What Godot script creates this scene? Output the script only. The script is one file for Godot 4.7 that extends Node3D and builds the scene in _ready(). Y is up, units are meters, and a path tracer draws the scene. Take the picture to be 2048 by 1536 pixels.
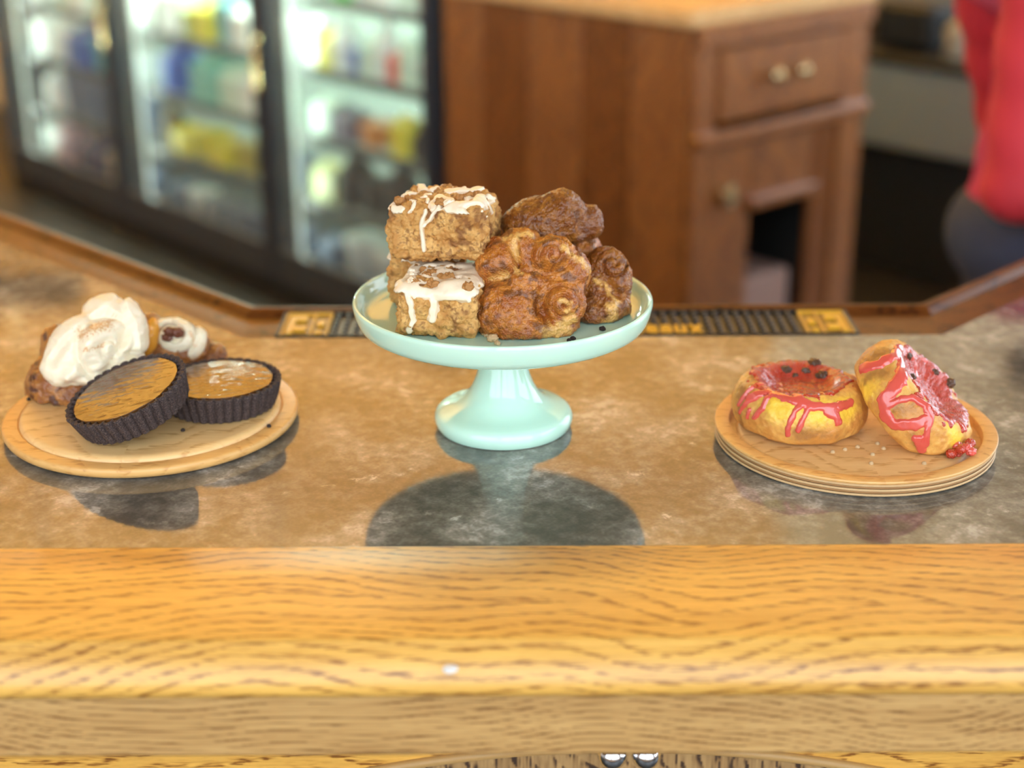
extends Node3D
# A bar counter in a cafe: pastries on a mint cake stand and on two round wooden boards,
# glass-door coolers, a wooden cabinet, a prep table and a person behind the bar.
# Units are metres, y is up, the floor is y = 0, the camera stands at x = z = 0.

const F := 3050.0            # focal length in pixels of the 2048 x 1536 frame
const TH := 0.375246         # the camera looks 21.5 degrees down
const ROLL := 0.0049         # and is rolled by 0.28 degrees
const EYE := Vector3(0, 1.61, 0)
const T := 1.07              # height of the bar top

var taken := {}
var M := {}                  # materials
var noise_a := FastNoiseLite.new()
var noise_b := FastNoiseLite.new()
var noise_c := FastNoiseLite.new()
var ico := {}
var rng := RandomNumberGenerator.new()


# ---------------------------------------------------------------- from photograph to place

func ray(px: float, py: float) -> Vector3:
	var a := px - 1024.0
	var b := py - 768.0
	var u := (a * cos(ROLL) - b * sin(ROLL)) / F
	var v := -(a * sin(ROLL) + b * cos(ROLL)) / F
	return Vector3(u, v * cos(TH) - sin(TH), -(cos(TH) + v * sin(TH)))


func at_d(px: float, py: float, d: float) -> Vector3:      # the point of that sight line d metres in front of the camera
	var r := ray(px, py)
	return EYE + r * (d / -r.z)


func at_h(px: float, py: float, h: float) -> Vector3:      # the point of that sight line at the height h
	var r := ray(px, py)
	return EYE + r * ((h - EYE.y) / r.y)


# ---------------------------------------------------------------- names, things, parts

func numbered(called: String) -> String:
	taken[called] = taken.get(called, -1) + 1
	return called if taken[called] == 0 else "%s_%03d" % [called, taken[called]]


func tag(o: Node, label: String, category: String, group := "") -> Node:
	o.set_meta("label", label)
	o.set_meta("category", category)
	if group:
		o.set_meta("group", group)
	return o


func thing(called: String, label: String, category: String, at := Vector3.ZERO, group := "") -> Node3D:
	var o := Node3D.new()
	o.name = numbered(called)
	o.position = at
	add_child(o, true)
	tag(o, label, category, group)
	return o


func obj(called: String, mesh: Mesh, m: Material, parent: Node = null, at := Vector3.ZERO, basis := Basis()) -> MeshInstance3D:
	var o := MeshInstance3D.new()
	o.mesh = mesh
	o.material_override = m
	o.cast_shadow = GeometryInstance3D.SHADOW_CASTING_SETTING_ON
	o.transform = Transform3D(basis, at)
	if parent == null:
		o.name = numbered(called)
		add_child(o, true)
	else:
		o.name = called
		parent.add_child(o, true)
	return o


func struct(called: String, mesh: Mesh, m: Material, at := Vector3.ZERO, basis := Basis()) -> MeshInstance3D:
	var o := obj(called, mesh, m, null, at, basis)
	o.set_meta("kind", "structure")
	return o


# ---------------------------------------------------------------- materials

func lin(r: float, g: float, b: float) -> Color:           # base colours are given as linear values
	return Color(r, g, b).linear_to_srgb()


func mat(called: String, c: Color, rough := 0.6, more := {}) -> StandardMaterial3D:
	var m := StandardMaterial3D.new()
	m.resource_name = called
	m.albedo_color = c.linear_to_srgb()
	m.roughness = rough
	for k in more:
		m.set(k, more[k])
	M[called] = m
	return m


func noise(kind: int, freq: float, octaves := 4, seed_ := 1) -> FastNoiseLite:
	var n := FastNoiseLite.new()
	n.seed = seed_
	n.noise_type = kind
	n.frequency = freq
	n.fractal_octaves = octaves
	return n


func bump_texture(freq: float, octaves: int, seed_: int, kind := FastNoiseLite.TYPE_SIMPLEX_SMOOTH) -> NoiseTexture2D:
	var t := NoiseTexture2D.new()
	t.width = 512
	t.height = 512
	t.seamless = true
	t.noise = noise(kind, freq, octaves, seed_)
	return t


func relief(m: StandardMaterial3D, t: Texture2D, depth_cm: float, scale: float) -> StandardMaterial3D:
	m.heightmap_enabled = true
	m.heightmap_texture = t
	m.heightmap_scale = depth_cm
	if not m.uv1_triplanar and m.albedo_texture == null:
		m.uv1_triplanar = true
		m.uv1_scale = Vector3.ONE * scale
	return m


# ---------------------------------------------------------------- meshes

func commit(st: SurfaceTool, smooth := false) -> ArrayMesh:
	if smooth:
		st.index()
	st.generate_normals()
	return st.commit()


func new_st(group := -1) -> SurfaceTool:
	var st := SurfaceTool.new()
	st.begin(Mesh.PRIMITIVE_TRIANGLES)
	st.set_smooth_group(group)
	return st


func tri(st: SurfaceTool, a: Vector3, b: Vector3, c: Vector3, out: Vector3) -> void:
	if Plane(a, b, c).normal.dot(out) < 0.0:
		var s := b
		b = c
		c = s
	st.add_vertex(a)
	st.add_vertex(b)
	st.add_vertex(c)


func quad(st: SurfaceTool, a: Vector3, b: Vector3, c: Vector3, d: Vector3, out: Vector3) -> void:
	tri(st, a, b, c, out)
	tri(st, a, c, d, out)


func quad_uv(st: SurfaceTool, p: Array, uv: Array, out: Vector3) -> void:
	var order := [0, 1, 2, 0, 2, 3]
	if Plane(p[0], p[1], p[2]).normal.dot(out) < 0.0:
		order = [0, 2, 1, 0, 3, 2]
	for i in order:
		st.set_uv(uv[i])
		st.add_vertex(p[i])


func add_box(st: SurfaceTool, lo: Vector3, hi: Vector3, bev := 0.0, turn := Basis(), off := Vector3.ZERO) -> void:
	var c := (lo + hi) / 2.0
	var h := (hi - lo) / 2.0
	bev = minf(bev, minf(h.x, minf(h.y, h.z)) * 0.9)
	var mid: Vector3 = turn * c + off
	var pt := func(sx: int, sy: int, sz: int, axis: int) -> Vector3:
		var q := Vector3(sx * h.x, sy * h.y, sz * h.z)
		for k in 3:
			if k != axis:
				q[k] -= bev * signf(q[k])
		return turn * (c + q) + off
	for axis in 3:
		var u := (axis + 1) % 3
		var v := (axis + 2) % 3
		for s: int in [-1, 1]:
			var ps := []
			for k in [[-1, -1], [1, -1], [1, 1], [-1, 1]]:
				var sg := [0, 0, 0]
				sg[axis] = s
				sg[u] = k[0]
				sg[v] = k[1]
				ps.append(pt.call(sg[0], sg[1], sg[2], axis))
			var o := Vector3.ZERO
			o[axis] = s
			quad(st, ps[0], ps[1], ps[2], ps[3], turn * o)
	if bev <= 0.0:
		return
	for axis in 3:                       # edges along this axis
		var u := (axis + 1) % 3
		var v := (axis + 2) % 3
		for su in [-1, 1]:
			for sv in [-1, 1]:
				var ps := []
				for sa in [-1, 1]:
					var sg := [0, 0, 0]
					sg[axis] = sa
					sg[u] = su
					sg[v] = sv
					ps.append(pt.call(sg[0], sg[1], sg[2], u))
					ps.append(pt.call(sg[0], sg[1], sg[2], v))
				var o := Vector3.ZERO
				o[u] = su
				o[v] = sv
				quad(st, ps[0], ps[1], ps[3], ps[2], turn * o)
	for sx in [-1, 1]:
		for sy in [-1, 1]:
			for sz in [-1, 1]:
				tri(st, pt.call(sx, sy, sz, 0), pt.call(sx, sy, sz, 1), pt.call(sx, sy, sz, 2), turn * Vector3(sx, sy, sz))
	mid = mid


func box_mesh(lo: Vector3, hi: Vector3, bev := 0.0) -> ArrayMesh:
	var st := new_st()
	add_box(st, lo, hi, bev)
	return commit(st)


func raw_mesh(v: PackedVector3Array, n: PackedVector3Array, idx: PackedInt32Array, uv := PackedVector2Array(), col := PackedColorArray()) -> ArrayMesh:
	var a := []
	a.resize(Mesh.ARRAY_MAX)
	a[Mesh.ARRAY_VERTEX] = v
	a[Mesh.ARRAY_NORMAL] = n
	a[Mesh.ARRAY_INDEX] = idx
	if uv.size():
		a[Mesh.ARRAY_TEX_UV] = uv
	if col.size():
		a[Mesh.ARRAY_COLOR] = col
	var m := ArrayMesh.new()
	m.add_surface_from_arrays(Mesh.PRIMITIVE_TRIANGLES, a)
	return m


func mesh_normals(v: PackedVector3Array, idx: PackedInt32Array) -> PackedVector3Array:
	var n := PackedVector3Array()
	n.resize(v.size())
	for i in range(0, idx.size(), 3):
		var a := idx[i]
		var b := idx[i + 1]
		var c := idx[i + 2]
		var f := (v[a] - v[c]).cross(v[a] - v[b])
		n[a] += f
		n[b] += f
		n[c] += f
	for i in n.size():
		n[i] = n[i].normalized()
	return n


# A profile of (radius, height) points turned round the y axis; radius may vary with the angle through wave.
func lathe(profile: Array, seg := 96, crease := 0.8, wave = null) -> ArrayMesh:
	var pts := []                        # [point, normal]: a sharp corner is there twice
	var k := profile.size()
	var dirs := []
	for i in k - 1:
		var t: Vector2 = profile[i + 1] - profile[i]
		dirs.append(Vector2(t.y, -t.x).normalized())
	for i in k:
		var before: Vector2 = dirs[maxi(i - 1, 0)]
		var after: Vector2 = dirs[mini(i, k - 2)]
		if before.dot(after) > crease:
			pts.append([profile[i], (before + after).normalized()])
		else:
			pts.append([profile[i], before])
			pts.append([profile[i], after])
	var v := PackedVector3Array()
	var n := PackedVector3Array()
	var uv := PackedVector2Array()
	var idx := PackedInt32Array()
	for s in seg + 1:
		var a := TAU * s / seg
		var along := 0.0
		for i in pts.size():
			var p: Vector2 = pts[i][0]
			var q: Vector2 = pts[i][1]
			var r: float = p.x
			if wave != null:
				r = wave.call(p, a)
			if i > 0:
				along += p.distance_to(pts[i - 1][0])
			v.append(Vector3(r * cos(a), p.y, r * sin(a)))
			n.append(Vector3(q.x * cos(a), q.y, q.x * sin(a)))
			uv.append(Vector2(float(s) / seg, along))
	var w := pts.size()
	for s in seg:
		for i in w - 1:
			if pts[i][0] == pts[i + 1][0]:
				continue
			var a := s * w + i
			idx.append_array([a, a + w, a + 1, a + 1, a + w, a + w + 1])
	if wave != null:
		n = mesh_normals(v, idx)
		for i in w:                      # the seam
			var m := (n[i] + n[seg * w + i]).normalized()
			n[i] = m
			n[seg * w + i] = m
	return raw_mesh(v, n, idx, uv)


func add_tube(st: SurfaceTool, path: Array, r: float, sides := 8) -> void:
	var rings := []
	for i in path.size():
		var t: Vector3 = (path[mini(i + 1, path.size() - 1)] - path[maxi(i - 1, 0)]).normalized()
		var side := t.cross(Vector3(0.31, 0.87, 0.39)).normalized()
		var up := side.cross(t)
		var ring := []
		for s in sides:
			ring.append(path[i] + (side * cos(TAU * s / sides) + up * sin(TAU * s / sides)) * r)
		rings.append(ring)
	for i in path.size() - 1:
		for s in sides:
			var n: int = (s + 1) % sides
			var mid: Vector3 = (rings[i][s] + rings[i + 1][n]) / 2.0 - (path[i] + path[i + 1]) / 2.0
			quad(st, rings[i][s], rings[i][n], rings[i + 1][n], rings[i + 1][s], mid)
	for e in [0, path.size() - 1]:
		var o: Vector3 = path[e] - path[1 if e == 0 else e - 1]
		for s in sides:
			tri(st, path[e], rings[e][s], rings[e][(s + 1) % sides], o)


func tube_mesh(path: Array, r: float, sides := 8) -> ArrayMesh:
	var st := new_st(0)
	add_tube(st, path, r, sides)
	return commit(st, true)


# ---------------------------------------------------------------- distance fields

func smin(a: float, b: float, k: float) -> float:
	var h := maxf(k - absf(a - b), 0.0) / k
	return minf(a, b) - h * h * k * 0.25


func smax(a: float, b: float, k: float) -> float:
	return -smin(-a, -b, k)


func ellipsoid(p: Vector3, r: Vector3) -> float:
	var q := p / r
	var k0 := q.length()
	var k1 := (q / r).length()
	return k0 * (k0 - 1.0) / maxf(k1, 1e-6)


func round_box(p: Vector3, h: Vector3, r: float) -> float:
	var q := p.abs() - h + Vector3.ONE * r
	return Vector3(maxf(q.x, 0), maxf(q.y, 0), maxf(q.z, 0)).length() + minf(maxf(q.x, maxf(q.y, q.z)), 0.0) - r


func capsule(p: Vector3, a: Vector3, b: Vector3, ra: float, rb: float) -> float:
	var ab := b - a
	var t := clampf((p - a).dot(ab) / ab.length_squared(), 0.0, 1.0)
	return (p - a - ab * t).length() - lerpf(ra, rb, t)


func seg_dist(p: Vector3, a: Vector3, b: Vector3) -> float:
	var ab := b - a
	var t := clampf((p - a).dot(ab) / maxf(ab.length_squared(), 1e-12), 0.0, 1.0)
	return (p - a - ab * t).length()


func icosphere(level: int) -> Dictionary:                   # directions, triangles, and the two parents of each later direction
	if ico.has(level):
		return ico[level]
	var d := PackedVector3Array()
	var idx := PackedInt32Array()
	var parents := PackedInt32Array()
	if level == 0:
		var g := (1.0 + sqrt(5.0)) / 2.0
		for p in [[-1, g, 0], [1, g, 0], [-1, -g, 0], [1, -g, 0], [0, -1, g], [0, 1, g], [0, -1, -g], [0, 1, -g], [g, 0, -1], [g, 0, 1], [-g, 0, -1], [-g, 0, 1]]:
			d.append(Vector3(p[0], p[1], p[2]).normalized())
		for f in [[0, 11, 5], [0, 5, 1], [0, 1, 7], [0, 7, 10], [0, 10, 11], [1, 5, 9], [5, 11, 4], [11, 10, 2], [10, 7, 6], [7, 1, 8], [3, 9, 4], [3, 4, 2], [3, 2, 6], [3, 6, 8], [3, 8, 9], [4, 9, 5], [2, 4, 11], [6, 2, 10], [8, 6, 7], [9, 8, 1]]:
			idx.append_array([f[0], f[2], f[1]])
		parents.resize(24)
	else:
		var low := icosphere(level - 1)
		var li: PackedInt32Array = low.idx
		d = low.d.duplicate()
		parents = low.parents.duplicate()
		var mids := {}
		for i in range(0, li.size(), 3):
			var m := [0, 0, 0]
			for k in 3:
				var a := li[i + k]
				var b := li[i + (k + 1) % 3]
				var key := mini(a, b) * 1000000 + maxi(a, b)
				if not mids.has(key):
					mids[key] = d.size()
					d.append((d[a] + d[b]).normalized())
					parents.append(a)
					parents.append(b)
				m[k] = mids[key]
			idx.append_array([li[i], m[0], m[2], li[i + 1], m[1], m[0], li[i + 2], m[2], m[1], m[0], m[1], m[2]])
	ico[level] = {"d": d, "idx": idx, "parents": parents}
	return ico[level]


# The surface of a field, seen from a point inside it, as a mesh of even triangles; relief_ is added along the sight lines at the end.
func star(c: Vector3, f: Callable, level := 6, rmax := 0.12, relief_ = null, steps := 4) -> Dictionary:
	var s := icosphere(level)
	var d: PackedVector3Array = s.d
	var parents: PackedInt32Array = s.parents
	var r := PackedFloat32Array()
	r.resize(d.size())
	for i in d.size():
		var t := 0.0
		if i < 162:
			t = rmax
			for k in 40:
				var g: float = f.call(c + d[i] * t)
				t -= g * 0.8
				if absf(g) < 1e-4:
					break
			t = maxf(t, 0.002)
		else:
			t = (r[parents[i * 2]] + r[parents[i * 2 + 1]]) * 0.5
			for k in steps:
				var g: float = f.call(c + d[i] * t)
				t -= g * 0.9
				if absf(g) < 5e-5:
					break
			t = maxf(t, 0.002)
		r[i] = t
	var v := PackedVector3Array()
	v.resize(d.size())
	for i in d.size():
		v[i] = c + d[i] * r[i]
	var plain := {"v": v.duplicate(), "n": mesh_normals(v, s.idx), "idx": s.idx}
	if relief_ == null:
		return plain
	for i in d.size():
		v[i] += d[i] * float(relief_.call(v[i], d[i]))
	return {"v": v, "n": mesh_normals(v, s.idx), "idx": s.idx, "plain": plain}


func coloured(s: Dictionary, paint: Callable) -> ArrayMesh:
	var col := PackedColorArray()
	var v: PackedVector3Array = s.v
	var n: PackedVector3Array = s.n
	col.resize(v.size())
	for i in v.size():
		col[i] = paint.call(v[i], n[i])
	return raw_mesh(v, n, s.idx, PackedVector2Array(), col)


# A coat that lies on a surface where cover(p, n) is above one half: icing, glaze, filling.
func coat(whole: Dictionary, cover: Callable, thick: float, ripple = null, below := 0.0016) -> ArrayMesh:
	var s: Dictionary = whole.get("plain", whole)
	var v: PackedVector3Array = s.v
	var n: PackedVector3Array = s.n
	var idx: PackedInt32Array = s.idx
	var at := PackedInt32Array()
	at.resize(v.size())
	at.fill(-1)
	var h := PackedFloat32Array()
	h.resize(v.size())
	for i in v.size():
		var m: float = clampf(cover.call(v[i], n[i]), 0.0, 1.0)
		h[i] = -below + (thick + below) * smoothstep(0.1, 0.9, m)
		if ripple != null and m > 0.05:
			h[i] += float(ripple.call(v[i])) * m
	var out := PackedVector3Array()
	var tris := PackedInt32Array()
	for i in range(0, idx.size(), 3):
		if maxf(h[idx[i]], maxf(h[idx[i + 1]], h[idx[i + 2]])) < -below * 0.75:
			continue
		for k in 3:
			var q := idx[i + k]
			if at[q] < 0:
				at[q] = out.size()
				out.append(v[q] + n[q] * h[q])
			tris.append(at[q])
	if out.is_empty():
		return null
	return raw_mesh(out, mesh_normals(out, tris), tris)


func hit(px: float, py: float, f: Callable, near := 1.0, far := 1.6) -> Variant:      # where that sight line meets the surface of f
	var r := ray(px, py).normalized()
	var t := near
	for k in 90:
		var g: float = f.call(EYE + r * t)
		if g < 3e-4:
			return EYE + r * t
		t += maxf(g * 0.7, 2e-4)
		if t > far:
			return null
	return EYE + r * t


func stroke(points: Array, f: Callable, radius_px: float) -> Dictionary:      # a line of icing or dough: pixels laid onto the surface of f
	var out := PackedVector3Array()
	for q in points:
		var p = hit(q[0], q[1], f)
		if p != null:
			out.append(p)
	var dist := EYE.distance_to(out[0]) if out.size() else 1.3
	return {"p": out, "r": radius_px * dist / F}


func in_strokes(list: Array, p: Vector3) -> float:
	var best := 0.0
	if list.is_empty():
		return best
	var ragged := 1.0 + 0.45 * noise_b.get_noise_3dv(p * 95.0)
	for s in list:
		var q: PackedVector3Array = s.p
		var r: float = s.r * ragged
		if q.size() == 1:
			best = maxf(best, 1.5 - p.distance_to(q[0]) / r)
		for i in q.size() - 1:
			best = maxf(best, 1.5 - seg_dist(p, q[i], q[i + 1]) / r)
		if best >= 1.0:
			return 1.0
	return best                                             # 0.5 on the outline


func near_strokes(list: Array, p: Vector3) -> float:        # 1 on the line, 0 at twice its half width, negative beyond
	var best := -1.0
	for s in list:
		var q: PackedVector3Array = s.p
		var r: float = s.r
		for i in maxi(q.size() - 1, 1):
			best = maxf(best, 1.0 - seg_dist(p, q[i], q[mini(i + 1, q.size() - 1)]) / (2.0 * r) if q.size() else -1.0)
	return best


# Surface nets: one vertex in each cell that the surface crosses.
func nets(f: Callable, lo: Vector3, hi: Vector3, cell: float) -> Dictionary:
	var nx := int(ceil((hi.x - lo.x) / cell)) + 1
	var ny := int(ceil((hi.y - lo.y) / cell)) + 1
	var nz := int(ceil((hi.z - lo.z) / cell)) + 1
	var g := PackedFloat32Array()
	g.resize(nx * ny * nz)
	for z in nz:
		for y in ny:
			var x := 0
			var row := (z * ny + y) * nx
			while x < nx:
				var d: float = f.call(lo + Vector3(x, y, z) * cell)
				g[row + x] = d
				x += 1
				var skip := int(absf(d) * 0.5 / cell) - 1                  # far from the surface the next few points lie on the same side
				while skip > 0 and x < nx:
					g[row + x] = d
					x += 1
					skip -= 1
	var v := PackedVector3Array()
	var idx := PackedInt32Array()
	var at := PackedInt32Array()
	at.resize(nx * ny * nz)
	at.fill(-1)
	var step := [1, nx, nx * ny]
	for z in nz - 1:
		for y in ny - 1:
			for x in nx - 1:
				var o := (z * ny + y) * nx + x
				var inside := 0
				for k in 8:
					if g[o + (k & 1) + ((k >> 1) & 1) * nx + (k >> 2) * nx * ny] < 0.0:
						inside += 1
				if inside == 0 or inside == 8:
					continue
				var sum := Vector3.ZERO
				var cnt := 0
				for k in 8:
					for axis in 3:
						if k & (1 << axis):
							continue
						var j := k | (1 << axis)
						var a := g[o + (k & 1) + ((k >> 1) & 1) * nx + (k >> 2) * nx * ny]
						var b := g[o + (j & 1) + ((j >> 1) & 1) * nx + (j >> 2) * nx * ny]
						if (a < 0.0) != (b < 0.0):
							var t := a / (a - b)
							var pa := Vector3(k & 1, (k >> 1) & 1, k >> 2)
							sum += pa.lerp(Vector3(j & 1, (j >> 1) & 1, j >> 2), t)
							cnt += 1
				at[o] = v.size()
				v.append(lo + (Vector3(x, y, z) + sum / cnt) * cell)
	for z in range(1, nz - 1):
		for y in range(1, ny - 1):
			for x in range(1, nx - 1):
				var o := (z * ny + y) * nx + x
				for axis in 3:
					var a := g[o]
					var b := g[o + step[axis]]
					if (a < 0.0) == (b < 0.0):
						continue
					var u: int = step[(axis + 1) % 3]
					var w: int = step[(axis + 2) % 3]
					var q := [at[o - u - w], at[o - w], at[o], at[o - u]]
					if q.min() < 0:
						continue
					if a < 0.0:
						idx.append_array([q[0], q[2], q[1], q[0], q[3], q[2]])
					else:
						idx.append_array([q[0], q[1], q[2], q[0], q[2], q[3]])
	var n := mesh_normals(v, idx)
	var probe := 0.0
	for i in range(0, v.size(), 37):                        # normals point out of the body
		probe += float(f.call(v[i] + n[i] * cell)) - float(f.call(v[i] - n[i] * cell))
	if probe < 0.0:
		for i in range(0, idx.size(), 3):
			var s := idx[i + 1]
			idx[i + 1] = idx[i + 2]
			idx[i + 2] = s
		n = mesh_normals(v, idx)
	return {"v": v, "n": n, "idx": idx}


# ---------------------------------------------------------------- computed textures

func ramp(stops: Array) -> PackedColorArray:               # 256 colours between stops [at, r, g, b] given as linear values
	var out := PackedColorArray()
	for i in 256:
		var x := i / 255.0
		var k := 0
		while k < stops.size() - 2 and x > stops[k + 1][0]:
			k += 1
		var a: Array = stops[k]
		var b: Array = stops[k + 1]
		var t := clampf((x - a[0]) / (b[0] - a[0]), 0.0, 1.0)
		out.append(Color(lerpf(a[1], b[1], t), lerpf(a[2], b[2], t), lerpf(a[3], b[3], t)).linear_to_srgb())
	return out


func image_texture(w: int, h: int, bytes: PackedByteArray) -> ImageTexture:
	return ImageTexture.create_from_image(Image.create_from_data(w, h, false, Image.FORMAT_RGB8, bytes))


func grey_noise(w: int, h: int, n: FastNoiseLite, seamless := true) -> PackedByteArray:
	var im: Image = n.get_seamless_image(w, h) if seamless else n.get_image(w, h)
	im.convert(Image.FORMAT_L8)
	return im.get_data()


func stone_texture() -> ImageTexture:                      # grey-brown stone-print laminate with pale veins
	var w := 1280
	var n1 := noise(FastNoiseLite.TYPE_SIMPLEX_SMOOTH, 0.006, 5, 11)
	n1.domain_warp_enabled = true
	n1.domain_warp_amplitude = 40.0
	n1.domain_warp_frequency = 0.008
	var clouds := grey_noise(w, w, n1)
	var n2 := noise(FastNoiseLite.TYPE_SIMPLEX, 0.0042, 4, 5)
	n2.fractal_type = FastNoiseLite.FRACTAL_RIDGED
	n2.domain_warp_enabled = true
	n2.domain_warp_amplitude = 70.0
	n2.domain_warp_frequency = 0.006
	var veins := grey_noise(w, w, n2)
	var n3 := noise(FastNoiseLite.TYPE_SIMPLEX, 0.035, 3, 21)
	n3.domain_warp_enabled = true
	n3.domain_warp_amplitude = 12.0
	n3.domain_warp_frequency = 0.03
	var blot := grey_noise(w, w, n3)
	var fine := grey_noise(w, w, noise(FastNoiseLite.TYPE_VALUE, 0.42, 2, 3))
	var c := ramp([[0.0, 0.090, 0.082, 0.068], [0.30, 0.135, 0.123, 0.102], [0.52, 0.190, 0.175, 0.146], [0.75, 0.275, 0.258, 0.222], [1.0, 0.48, 0.46, 0.41]])
	var lut := PackedByteArray()
	for i in 256:
		lut.append_array([c[i].r8, c[i].g8, c[i].b8])
	var out := PackedByteArray()
	out.resize(w * w * 3)
	for i in w * w:
		var x := clouds[i] * 0.62 + blot[i] * 0.30 + fine[i] * 0.22 - 20.0
		var vein := veins[i]
		if vein > 205:
			x += (vein - 205) * (blot[i] + 20) * 0.011
		var k := clampi(int((x - 60.0) * 1.72), 0, 255) * 3
		out[i * 3] = lut[k]
		out[i * 3 + 1] = lut[k + 1]
		out[i * 3 + 2] = lut[k + 2]
	return image_texture(w, w, out)


# Plain-sawn oak, the grain along u. arches: strength of the cathedral pattern; lines: growth rings over the height.
func wood_texture(w: int, h: int, seed_: int, lines: float, arches: float, dark: Array, light: Array, pore: float, pu := 34.0, pv := 190.0, wander := 1.0) -> ImageTexture:
	var warp := noise(FastNoiseLite.TYPE_SIMPLEX_SMOOTH, 1.0, 3, seed_)
	var pores := noise(FastNoiseLite.TYPE_SIMPLEX, 1.0, 2, seed_ + 1)
	var tone := noise(FastNoiseLite.TYPE_SIMPLEX_SMOOTH, 1.0, 3, seed_ + 2)
	var out := PackedByteArray()
	out.resize(w * h * 3)
	var c := ramp([[0.0, dark[0], dark[1], dark[2]], [0.45, lerpf(dark[0], light[0], 0.6), lerpf(dark[1], light[1], 0.55), lerpf(dark[2], light[2], 0.5)], [1.0, light[0], light[1], light[2]]])
	var centre := PackedFloat32Array()
	for x in w:
		centre.append(0.52 + 0.22 * warp.get_noise_2d(x * 2.2 / w, 7.0))
	for y in h:
		var v := float(y) / h
		for x in w:
			var u := float(x) / w
			var bend := (warp.get_noise_2d(u * 3.0, v * 1.6) * 1.3 + warp.get_noise_2d(u * 9.0, v * 5.0) * 0.35) * wander
			var q := (v - centre[x]) * 2.0
			var ring := absf(q) * lines + q * q * lines * 0.4 + u * arches + bend
			var s := ring - floorf(ring)
			var line := smoothstep(0.30, 0.90, s) * (1.0 - smoothstep(0.92, 1.0, s))
			line *= line
			var p := pores.get_noise_2d(u * pu, v * pv)
			var fleck := pores.get_noise_2d(u * pu * 0.45 + 40.0, v * pv * 2.3)
			var x0 := 0.80 + 0.26 * tone.get_noise_2d(u * 2.6, v * 7.0) + 0.20 * tone.get_noise_2d(u * 6.0 + 9.0, v * 46.0) - line * (0.44 + 0.95 * p + 0.5 * fleck) - maxf(p - 0.25, 0.0) * pore * 0.6 - maxf(fleck, -0.1) * pore * 0.22
			var col := c[clampi(int(x0 * 255.0), 0, 255)]
			var i := (y * w + x) * 3
			out[i] = col.r8
			out[i + 1] = col.g8
			out[i + 2] = col.b8
	return image_texture(w, h, out)


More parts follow.
